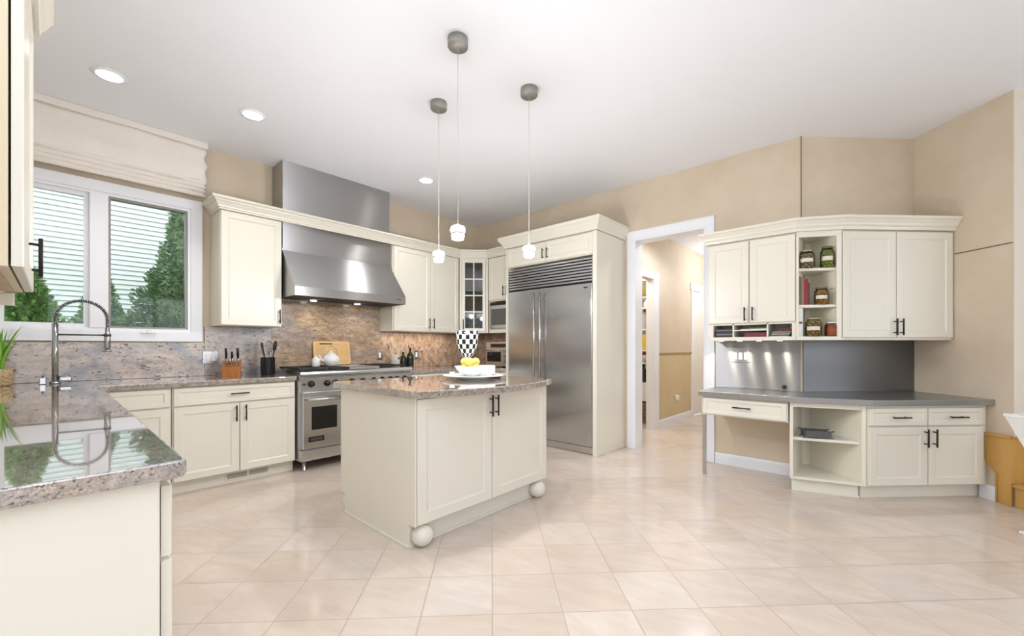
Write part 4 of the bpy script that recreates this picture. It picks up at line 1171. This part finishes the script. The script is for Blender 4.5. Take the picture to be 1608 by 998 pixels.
def tree(name, label, x, y, prof, mat, n=4200, seed=1, size=.04, group=None):
    rnd = random.Random(seed)
    t = thing(name, label, 'tree', (x, y, -.4), 0, group)
    zt = prof[-1][1]
    MB().tube([(0, 0, .001), (0, 0, zt*.8)], [.05, .015], 8).build('trunk', BARK, t)
    b = MB()
    zs = [p[1] for p in prof]
    def rad(z):
        for (r0, z0), (r1, z1) in zip(prof[:-1], prof[1:]):
            if z0 <= z <= z1: return r0+(r1-r0)*(z-z0)/(z1-z0)
        return .01
    b.lathe([(max(.01, r0*.72), z0) for r0, z0 in prof], 14, smooth=False)
    k = 0
    while k < n:
        z = zs[0]+(zs[-1]-zs[0])*rnd.random()
        rr = rad(z)
        if rnd.random() > rr/max(p[0] for p in prof)+.05: continue
        a = rnd.random()*6.283
        lum = 1+.16*math.sin(a*5+z*9)+.12*math.sin(z*23+a*3)
        r_ = rr*lum*(.72+.3*rnd.random())
        c = Vector((r_*math.cos(a), r_*math.sin(a), z+.03*rnd.random()))
        d = Vector((math.cos(a)*.7, math.sin(a)*.7, .5*rnd.random()+.1)).normalized()
        d = (d+Vector((rnd.uniform(-.5, .5), rnd.uniform(-.5, .5), rnd.uniform(-.5, .5)))).normalized()
        s = Vector((rnd.uniform(-1, 1), rnd.uniform(-1, 1), rnd.uniform(-1, 1))).cross(d).normalized()
        L_ = size*(.6+.8*rnd.random()); w_ = L_*.32
        b.add([c, c+d*L_*.5+s*w_, c+d*L_, c+d*L_*.5-s*w_], [(0, 1, 2, 3)])
        k += 1
    b.build('foliage', mat, t, fix=False)
    return t
tree('evergreen_tree', 'tall conical evergreen outside the right window sash', 1.05, 6.3, [(.40, .5), (.52, 1.3), (.46, 1.9), (.33, 2.3), (.17, 2.65), (.12, 3.0), (.05, 3.5)], CONI, 20000, 3, .042, 'evergreens by the neighbor house')
tree('evergreen_tree', 'small dark evergreen behind the window mullion', .41, 7.45, [(.28, .5), (.29, 1.4), (.24, 1.8), (.13, 2.15), (.03, 2.5)], CONI, 12000, 5, .042, 'evergreens by the neighbor house')
tree('leafy_shrub', 'bushy bright green shrub outside the left window sash', -.175, 5.78, [(.24, .5), (.30, 1.4), (.25, 1.65), (.17, 1.85), (.11, 2.05), (.04, 2.25)], BUSHL, 12000, 9, .05)

# ------------------------------------------------------------------ left foreground wall cabinet
lc = thing('wall_cabinet', 'cream wall cabinet at the left edge of the picture in the foreground', 'cabinet', (-.076, 1.614, UB), R(90))
MB().box(0, .735, .0005, .365, 0, .965, .0015).build('carcass', plain('shaded_cream_side', (226, 210, 178), .35, var=.01), lc)  # darker cream carries the shade of the back-facing end panel
d = MB().panel(.004, .731, .003, .955, -.004, .021, .06, rec=.008).build('door', CREAM, lc); handle(d, .60, .115, True, .135, y=-.0125)
MB().box(.03, .70, .02, .34, -.003, -.0005).build('underside', RAWW, lc)
MB().sweep([(-.002, .36), (-.002, -.03), (.737, -.03), (.737, .36)], [(0, .966), (.010, .966), (.014, .985), (.024, 1.0), (.040, 1.04), (.046, 1.045), (.046, 1.075), (0, 1.075)]).build('crown', CREAM, lc)
MB().box(.715, .733, .02, .36, -.05, -.0035, .003).build('light_rail', CREAM, lc)

# ------------------------------------------------------------------ faucet, soap pump, plant
fx, fy = .005, 4.52
fa = thing('faucet', 'tall chrome spring faucet at the sink under the window', 'faucet', (fx, fy, CT+.0005))
MB().lathe([(.03, 0), (.03, .012), (.02, .02)], 20).tube([(0, 0, .01), (0, 0, .44)], .0175, 14).build('post', CHROME, fa)
aw = .272
pts = [(0, 0, .44)]+[(aw/2-aw/2*math.cos(R(a)), -.04*(1-math.cos(R(a)))/2, .475+.14*math.sin(R(a))) for a in range(0, 181, 9)]+[(aw, -.04, .40)]
MB().tube(pts, .0075, 10).build('hose', DARK, fa)
hel = []
acc = 0
P_ = [Vector(p) for p in pts]
L_ = [0]
for i in range(1, len(P_)): L_.append(L_[-1]+(P_[i]-P_[i-1]).length)
ns = 520
for k in range(ns+1):
    s_ = L_[-1]*k/ns
    i = max(j for j in range(len(L_)-1) if L_[j] <= s_)
    tt = (s_-L_[i])/(L_[i+1]-L_[i])
    p = P_[i].lerp(P_[i+1], tt); dd_ = (P_[i+1]-P_[i]).normalized()
    a_ = dd_.cross(Vector((0, 1, 0))).normalized(); b_ = a_.cross(dd_)
    th = k/ns*2*math.pi*44
    hel.append(p+(a_*math.cos(th)+b_*math.sin(th))*.012)
MB().tube(hel, .0028, 5).build('spring', CHROME, fa)
MB().lathe([(.012, 0), (.019, .02), (.02, .10), (.014, .14), (.012, .17)], 16, c=(aw, -.04, .245)).lathe([(.026, 0), (.026, .012), (.018, .016)], 16, c=(aw, -.04, .232)).build('spray_head', CHROME, fa)
MB().tube([(0, 0, .36), (aw, -.04, .36)], .0065, 10).lathe([(.022, 0), (.022, .02)], 16, c=(aw, -.04, .35)).build('support_arm', plain('dark_chrome', (92, 92, 96), .2, metal=1), fa)
MB().tube([(.015, 0, .045), (.075, -.01, .05)], .009, 10).box(.02, .085, -.02, .02, .02, .05, .006).build('lever', CHROME, fa)
sp_ = thing('soap_dispenser', 'squat square chrome dispenser left of the faucet', 'dispenser', (-.055, 4.50, CT+.0005))
MB().box(-.017, .017, -.017, .017, 0, .05, .004).build('body', CHROME, sp_)
MB().tube([(0, 0, .049), (0, 0, .062), (0, -.03, .064)], .006, 8).build('nozzle', CHROME, sp_)
pt = thing('potted_plant', 'spiky green plant in a woven basket on the worktop by the window', 'plant', (-.262, 4.56, CT+.0005))
MB().lathe([(.056, 0), (.066, .01), (.07, .105), (.073, .115), (.066, .115), (.06, .10), (.0001, .095)], 24).build('basket', weave('wicker', (206, 182, 138), (138, 108, 70), 70), pt)
rnd = random.Random(4)
b = MB()
for i in range(26):
    a = rnd.random()*6.283; l = rnd.uniform(.18, .40); le = rnd.uniform(.05, .45)
    p0 = Vector((.025*math.cos(a), .025*math.sin(a), .095)); dr_ = Vector((math.cos(a), math.sin(a), 0))
    v = []; sd = Vector((-math.sin(a), math.cos(a), 0))
    for k in range(7):
        t_ = k/6
        c = p0+Vector((0, 0, 1))*l*t_*(1-.25*le*t_)+dr_*l*le*t_*t_*.8
        w_ = .011*(1-t_**2.2)+.0008
        v += [c-sd*w_, c+sd*w_]
    b.add(v, [(2*k, 2*k+1, 2*k+3, 2*k+2) for k in range(6)])
b.build('leaves', LEAF, pt, fix=False)

# ------------------------------------------------------------------ things on the worktop by the range
kb = thing('knife_block', 'slanted walnut knife block on the worktop left of the range', 'knife block', (1.105, 4.50, CT+.0005), R(-18))
pk = [(-.075, 0), (.06, 0), (.06, .075), (.03, .10), (-.075, .13)]
pk = [(-.06, 0), (.075, 0), (.075, .145), (.045, .155), (-.06, .085)]
MB().add([(-.07, y, z) for y, z in pk]+[(.07, y, z) for y, z in pk], [list(range(5)), list(range(5, 10))[::-1]]+[(i, 5+i, 5+(i+1) % 5, (i+1) % 5) for i in range(5)]).build('block', BLOCKW, kb)
def knife(label, x, y, z, l, mat2, wide=.009):
    Mk = Matrix.Translation((1.105, 4.50, CT+.0005)) @ Matrix.Rotation(R(-18), 4, 'Z')
    p = Mk @ Vector((x, y, z))
    t = thing('knife', label, 'knife', p, R(-18), 'knives in the walnut block')
    d_ = Vector((0, -.42, .9)).normalized()
    MB().tube([(0, 0, .001), tuple(d_*.012)], [.007, .007], 8).build('bolster', STEELP, t)
    MB().tube([tuple(d_*.0121), tuple(d_*l*.5), tuple(d_*l)], [wide*.8, wide, wide*.9], 8).build('grip', mat2, t)
KN = ['far left', 'second from the left', 'third from the left', 'fourth from the left', 'fifth from the left', 'far right']
for i in range(6): knife(KN[i]+' small steel knife in the front row of the knife block', -.055+i*.022, -.045+.0, .0975, .075, STEELP, .007)
for i, (x, nm) in enumerate(((-.045, 'large black handled knife at the back left of the knife block'), (.0, 'black kitchen shears handle in the middle of the knife block'), (.045, 'large black handled knife at the back right of the knife block'))):
    knife(nm, x, .035, .1515, .115 if i != 1 else .08, BLKPLAS, .011)
cr_ = thing('utensil_crock', 'black ribbed utensil crock on the worktop beside the range', 'crock', (1.405, 4.50, CT+.0005))
b = MB().lathe([(.056, 0), (.06, .006), (.06, .165), (.062, .17), (.054, .17), (.052, .02), (.0001, .018)], 24)
for i in range(12):
    a = 2*math.pi*i/12; b.tube([(.061*math.cos(a), .061*math.sin(a), .012), (.061*math.cos(a), .061*math.sin(a), .158)], .003, 6)
b.build('body', BLKPLAS, cr_)
def utensil(name, label, base, tip, head, mat, hr=(.034, .012, .045), cat='utensil', group='utensils in the black crock', hm=None):
    t = thing(name, label, cat, base, 0, group)
    d_ = Vector(tip)-Vector(base)
    MB().tube([(0, 0, 0), tuple(d_)], [.005, .006], 8).build('shaft', mat, t)
    q = d_.to_track_quat('Z', 'Y').to_matrix().to_4x4()
    Mu = Matrix.Translation(d_+d_.normalized()*hr[2]*.85) @ q
    b = MB()
    if head == 'spoon': b.ball((0, 0, 0), 1, 16, 10, hr, M=Mu)
    elif head == 'whisk':
        for k in range(6):
            a = math.pi*k/6
            b.tube([tuple(Mu @ Vector((math.cos(a)*hr[0]*math.sin(u), math.sin(a)*hr[0]*math.sin(u), -hr[2]*math.cos(u)))) for u in [math.pi*j/12*2-math.pi for j in range(13)]], .0016, 5)
    elif head == 'spatula': b.box(-hr[0], hr[0], -.003, .003, -hr[2], hr[2], .003, M=Mu)
    b.build('head', hm or mat, t)
cx, cyy, cz = 1.405, 4.50, CT+.028
utensil('ladle', 'black round ladle leaning right in the black crock', (cx+0.018, cyy-0.020, cz), (cx+0.048, cyy-0.030, cz+0.210), 'spoon', BLKPLAS, (.045, .018, .052))
utensil('serving_spoon', 'black spoon leaning left in the black crock', (cx-0.006, cyy-0.025, cz), (cx-0.054, cyy-0.032, cz+0.235), 'spoon', BLKPLAS, (.016, .008, .03))
utensil('whisk', 'wire whisk standing in the black crock', (cx+0.000, cyy-0.006, cz), (cx+0.000, cyy-0.012, cz+0.190), 'whisk', STEELP, (.028, .028, .06))
utensil('whisk', 'small wire whisk at the back of the black crock', (cx+0.025, cyy+0.020, cz), (cx+0.030, cyy+0.038, cz+0.200), 'whisk', STEELP, (.026, .03, .055))
utensil('spatula', 'steel slotted turner in the black crock', (cx-0.014, cyy+0.014, cz), (cx-0.036, cyy+0.036, cz+0.200), 'spatula', STEELP, (.026, .003, .04))
# cooktop crockery
FLOR = spots('floral_porcelain', (240, 240, 236), (150, 164, 150), 42, .16)
tp = thing('teapot', 'round floral white teapot on the left burners', 'teapot', (1.99, 4.42, .9635))
MB().lathe([(.05, 0), (.058, .004), (.082, .04), (.088, .065), (.076, .10), (.05, .118), (.046, .12)], 28).build('body', FLOR, tp)
MB().lathe([(.048, .1205), (.04, .13), (.016, .142), (.008, .146), (.013, .156), (.0001, .164)], 20).build('lid', PORC, tp)
MB().tube([(-.075, 0, .045), (-.105, 0, .07), (-.12, 0, .105), (-.135, 0, .115)], [.018, .013, .009, .008], 10).build('spout', FLOR, tp)
MB().tube([(.06, 0, .105), (.075, 0, .16), (.03, 0, .20), (-.03, 0, .20), (-.06, 0, .16), (-.055, 0, .11)][0:1]+[(.07*math.cos(R(a))+.0, 0, .11+.10*math.sin(R(a))) for a in range(0, 181, 15)], .004, 8).build('handle', STEELP, tp)
sgb = thing('sugar_bowl', 'small lidded white pot left of the teapot on the cooktop', 'sugar bowl', (1.80, 4.34, .9635))
MB().lathe([(.032, 0), (.038, .004), (.04, .07), (.036, .078)], 22).build('body', FLOR, sgb)
MB().lathe([(.038, .0785), (.03, .088), (.008, .094), (.010, .104), (.0001, .11)], 18).build('lid', PORC, sgb)
cbd = thing('cutting_board', 'maple cutting board leaning on the backsplash behind the range', 'cutting board', (2.135, 4.684, .9645), 0)
cbd.rotation_euler = (R(-9), 0, 0)
def rrect(w, h, r, n=5):
    P = []
    for cx_, cy_, a0 in ((w/2-r, r, -90), (w/2-r, h-r, 0), (-w/2+r, h-r, 90), (-w/2+r, r, 180)):
        P += arc((cx_, cy_), r, a0, a0+90, n)
    return P
Mx = Matrix(((1, 0, 0, 0), (0, 0, 1, 0), (0, 1, 0, 0), (0, 0, 0, 1)))
outer = rrect(.42, .265, .025); inner = [(x, z) for x, z in rrect(.38, .225, .018)]
b = MB().prism(outer, 0, .018, M=Mx)
b.build('board', BOARDW, cbd)
MB().add([(x, -.0015, z) for x, z in outer]+[(x, -.0015, z+.02) for x, z in rrect(.38, .225, .018)], [(i, (i+1) % len(outer), len(outer)+(i+1) % len(outer), len(outer)+i) for i in range(len(outer))]).build('raised_edge', woodmat('pale_maple', (228, 188, 128), (238, 204, 150), (1, 1, 9)), cbd)
MB().box(-.14, .005, -.003, -.0005, .232, .243, .002).build('handle_slot', DARK, cbd)
# white crock with wooden spoons, bottles
wc = thing('utensil_crock', 'white floral crock with wooden spoons right of the range', 'crock', (2.822, 4.50, CT+.0005))
MB().lathe([(.054, 0), (.060, .004), (.060, .17), (.062, .175), (.054, .175), (.052, .015), (.0001, .013)], 24).build('body', spots('speckled_crock', (228, 222, 206), (150, 152, 120), 34, .2), wc)
MB().box(-.0, .04, -.0635, -.0585, .12, .145).build('label_patch', plain('moss_label', (96, 98, 58), .6), wc)
cx, cyy, cz = 2.822, 4.50, CT+.026
for i, (dx, dy, dz, hr, l) in enumerate(((-.078, .002, .235, (.03, .008, .034), 'wooden spoon leaning far left in the white crock'), (-.032, .014, .25, (.024, .008, .034), 'wooden spoon standing tall in the white crock'), (.018, -.024, .235, (.012, .006, .03), 'thin wooden stirrer in the white crock'), (.062, -.012, .235, (.022, .008, .034), 'wooden spoon leaning right in the white crock'))):
    utensil('wooden_spoon', l, (cx-dx*.35, cyy+dy, cz), (cx+dx, cyy+dy*2, cz+dz), 'spoon', SPOONW, hr, 'spoon', 'wooden spoons in the white crock')
for i, (x, y, h, l) in enumerate(((2.935, 4.50, .21, 'short dark oil bottle next to the white crock'), (3.030, 4.49, .26, 'taller dark olive oil bottle right of the short one'))):
    t = thing('oil_bottle', l, 'bottle', (x, y, CT+.0005), 0, 'dark bottles beside the range')
    MB().lathe([(.042, 0), (.044, .005), (.044, h*.6), (.030, h*.72), (.014, h*.8), (.014, h*.93)], 20).build('glass_body', plain('dark_olive_glass', (34, 38, 18), .08), t)
    MB().lathe([(.016, h*.931), (.016, h)], 14).build('cap', BLKPLAS, t)
    MB().lathe([(.0444, h*.2), (.0444, h*.5)], 20, cap=False).build('bottle_label', plain('dark_label', (24, 24, 22), .5), t)
# toaster oven on the corner worktop
to = thing('toaster_oven', 'steel toaster oven on the corner worktop below the microwave', 'oven', (4.03, 4.14, CT+.0005), R(-90))
MB().box(0, .44, 0, .36, .015, .34, .006).build('housing', STEELP, to)
d = MB().box(.015, .33, -.02, -.0005, .05, .24, .004).build('door', STEELP, to)
MB().box(.045, .30, -.0225, -.0205, .075, .205, .002).build('window', BLKGLASS, d)
MB().tube([(.04, -.045, .225), (.31, -.045, .225)], .007, 8).build('handle', STEELP, d)
MB().box(.09, .40, -.004, -.0005, .265, .315, .002).build('display', BLKGLASS, to)
for z in (.08, .15, .21): MB().lathe([(.017, 0), (.015, .018)], 14, M=RotM(rx=R(90), loc=(.385, -.0005, z))).build('knob', BLKPLAS, to)
for x in (.03, .41):
    for y in (.03, .33): MB().lathe([(.014, 0), (.014, .0145)], 12, c=(x, y, 0)).build('foot', BLKPLAS, to)

# ------------------------------------------------------------------ island tray and its contents
IT = .9155
tx, ty = 2.20, 2.40
tr = thing('serving_tray', 'round white footed serving tray on the island', 'tray', (tx, ty, IT))
MB().lathe([(.10, 0), (.11, .003), (.09, .014), (.0001, .014)], 32).build('foot', PORC, tr)
MB().lathe([(.05, .0145), (.17, .0165), (.235, .026), (.24, .031), (.225, .032), (.17, .0235), (.0001, .022)], 48).build('plate', PORC, tr)
TZ = IT+.0235
Fx, Fy, Rx, Ry = .741, .672, .672, -.741
def rel(r_, f_): return (tx+Rx*r_+Fx*f_, ty+Ry*r_+Fy*f_)
x, y = rel(-.02, -.08)
bw = thing('fruit_bowl', 'white flared bowl of lemons on the tray', 'bowl', (x, y, TZ))
MB().lathe([(.038, 0), (.045, .003), (.066, .018), (.106, .058), (.118, .078), (.114, .079), (.102, .058), (.061, .02), (.0001, .016)], 40).build('bowl_wall', PORC, bw)
lem = MB()
pf = [(.0001, -.046), (.006, -.043), (.016, -.036), (.0265, -.020), (.031, 0), (.0265, .020), (.016, .036), (.007, .044), (.0001, .048)]
lm = None
spots_ = [(.050*math.cos(R(90+120*k)), .050*math.sin(R(90+120*k)), .063, 90+120*k) for k in range(3)]+[(.047*math.cos(R(150+120*k)), .047*math.sin(R(150+120*k)), .111, 150+120*k) for k in range(3)]
LN = ('low at the back of', 'low at the left of', 'low at the right of', 'on top at the left of', 'on top at the front of', 'on top at the right of')
for i, (a, c, z, an) in enumerate(spots_):
    px_, py_ = x+Rx*a+Fx*c, y+Ry*a+Fy*c
    if lm is None:
        lm = MB().lathe(pf, 18).build('lemon', LEMON, origin=(0, 0, 0)); o = lm
    else:
        o = lm.copy(); COL.objects.link(o)
    o.location = (px_, py_, TZ+z); o.rotation_euler = (R(90), 0, R(an-47.8))
    tag(o, 'yellow lemon '+LN[i]+' the white bowl', 'lemon', 'lemons in the bowl')
x2, y2 = rel(.09, .075)
bd = thing('butter_dish', 'rectangular white lidded dish right of the lemon bowl on the tray', 'dish', (x2, y2, TZ+.001), R(-47.8))
MB().box(-.05, .05, -.026, .026, 0, .012, .004).build('base', PORC, bd)
MB().box(-.075, .075, -.034, .034, .0125, .078, .008).build('cover', PORC, bd)
x3, y3 = rel(-.152, -.10)
sk_ = thing('salt_cellar', 'little white cup with a green sprig at the left front of the tray', 'cup', (x3, y3, TZ+.004))
MB().lathe([(.016, 0), (.018, .003), (.02, .032), (.017, .032), (.014, .006)], 18).build('cup_body', PORC, sk_)
b = MB()
for a in (20, 140, 200, 260): b.tube([(0, 0, .012), (.012*math.cos(R(a)), .012*math.sin(R(a)), .036), (.03*math.cos(R(a)), .03*math.sin(R(a)), .044)], [.002, .004, .001], 5)
b.build('sprig', plain('grey_sprig', (92, 104, 84), .6), sk_)
xg, yg = rel(-.085, .335)
gb = thing('goblet_vase', 'black and white checked goblet vase standing behind the tray on the island', 'vase', (xg, yg, IT))
CHK = checker('courtly_check', (240, 238, 232), (26, 26, 28), 1, .12)
m_, nt_ = CHK, CHK.node_tree
ck = [n_ for n_ in nt_.nodes if n_.type == 'TEX_CHECKER'][0]
mp_ = N(nt_, 'ShaderNodeMapping'); mp_.inputs['Scale'].default_value = (18, 13, 1)
uvn = [n_ for n_ in nt_.nodes if n_.type == 'UVMAP'][0]
nt_.links.new(uvn.outputs[0], mp_.inputs['Vector']); nt_.links.new(mp_.outputs[0], ck.inputs['Vector'])
cup = [(.012, .10), (.03, .125), (.058, .165), (.07, .21), (.074, .26), (.076, .30)]
gb.scale = (1.28, 1.28, 1.28)
MB().lathe(cup+[(.073, .30), (.068, .22), (.04, .155), (.0001, .13)], 48).build('cup', CHK, gb)
MB().lathe([(.05, 0), (.05, .006), (.02, .014), (.009, .03), (.013, .055), (.009, .08), (.012, .0995)], 28).build('stem', checker('stem_check', (240, 238, 232), (60, 58, 58), 8, .15), gb)

# ------------------------------------------------------------------ pendants and recessed lights
def pendant():
    t = thing('pendant_light', '', 'pendant lamp', (0, 0, CEIL))
    MB().lathe([(.060, -.052), (.062, -.048), (.062, -.0005), (.06, 0)], 28).build('ceiling_canopy', NICKEL, t)
    MB().tube([(0, 0, -.052), (0, 0, -1.128)], .0018, 8).build('cord', CORD, t)
    MB().lathe([(.030, -1.222), (.036, -1.220), (.040, -1.200), (.040, -1.192), (.036, -1.189)], 32).build('lower_glass', GLOW, t)
    MB().lathe([(.034, -1.1885), (.0385, -1.187), (.0385, -1.182), (.034, -1.1805)], 32).build('metal_band', CHROME, t)
    MB().lathe([(.036, -1.180), (.044, -1.177), (.0465, -1.166), (.045, -1.152), (.038, -1.142), (.022, -1.137), (.010, -1.135), (.008, -1.128)], 32).build('upper_glass', GLOW, t)
    return t
p0 = pendant()
for i, (x, y, dz, l) in enumerate(((1.652, 1.943, 0, 'middle one of the three glass pendants, its lit glass hanging highest in view'), (1.985, 2.56, 0, 'leftmost of the three glass pendants, before the cabinets right of the hood'), (2.32, 1.936, 0, 'rightmost of the three glass pendants, in front of the refrigerator cabinet'))):
    o = p0 if i == 0 else dup(p0, (x, y, CEIL-.0005), l, group='pendants over the island')
    o.location = (x, y, CEIL-.0005); o['label'] = l; o['group'] = 'pendants over the island'
    light('pendant_bulb', 'POINT', (x, y, CEIL-1.26), 26, (248, 248, 250), radius=.04)
def can():
    t = thing('recessed_light', '', 'ceiling light', (0, 0, CEIL))
    MB().lathe([(.070, -.008), (.092, -.006), (.096, -.0005), (.07, -.0005)], 32, cap=False).build('trim_ring', CEILM, t)
    MB().lathe([(.0001, -.0035), (.069, -.0035), (.069, -.001), (.0001, -.001)], 28, cap=False).build('lens', CANGLOW, t)
    return t
c0 = can()
for i, (x, y, l) in enumerate(((.257, 3.985, 'recessed ceiling light above the sink window, leftmost'), (1.079, 3.805, 'recessed ceiling light left of the range hood'), (2.812, 3.856, 'recessed ceiling light right of the range hood, farthest one'))):
    o = c0 if i == 0 else dup(c0, (x, y, CEIL-.0005), l)
    o.location = (x, y, CEIL-.0005); o['label'] = l; o['group'] = 'recessed kitchen lights'
    light('recessed_lamp', 'SPOT', (x, y, CEIL-.03), 32, (252, 250, 248), radius=.04, spot=112, blend=.9)
o = dup(c0, (5.35, 1.75, HC-.0005), 'recessed light in the hall ceiling'); o['group'] = 'hall lights'
light('hall_lamp', 'SPOT', (5.35, 1.75, HC-.03), 55, (240, 246, 255), radius=.06, spot=160, blend=.5)
light('hall_lamp_end', 'POINT', (7.4, 1.6, 2.4), 36, (240, 246, 255), radius=.15)
light('pantry_fill', 'POINT', (5.5, 3.0, 2.5), 32, (255, 244, 226), radius=.12)  # added point light to brighten the pantry, no fixture
fl = thing('flush_light', 'frosted dome light on the hall ceiling', 'ceiling light', (7.0, 1.75, HC-.0005))
MB().lathe([(.10, -.012), (.105, -.0), (.0001, -.0)], 28).build('base_ring', NICKEL, fl)
MB().lathe([(.0001, -.075), (.05, -.068), (.085, -.042), (.096, -.0125)], 28).build('dome', GLOW, fl)
# under-cabinet strips
for x0, x1 in ((2.80, 3.75),):
    light('under_cabinet_strip', 'AREA', ((x0+x1)/2, 4.60, UB-.012), 2.4, (255, 242, 224), size=x1-x0, size_y=.06)
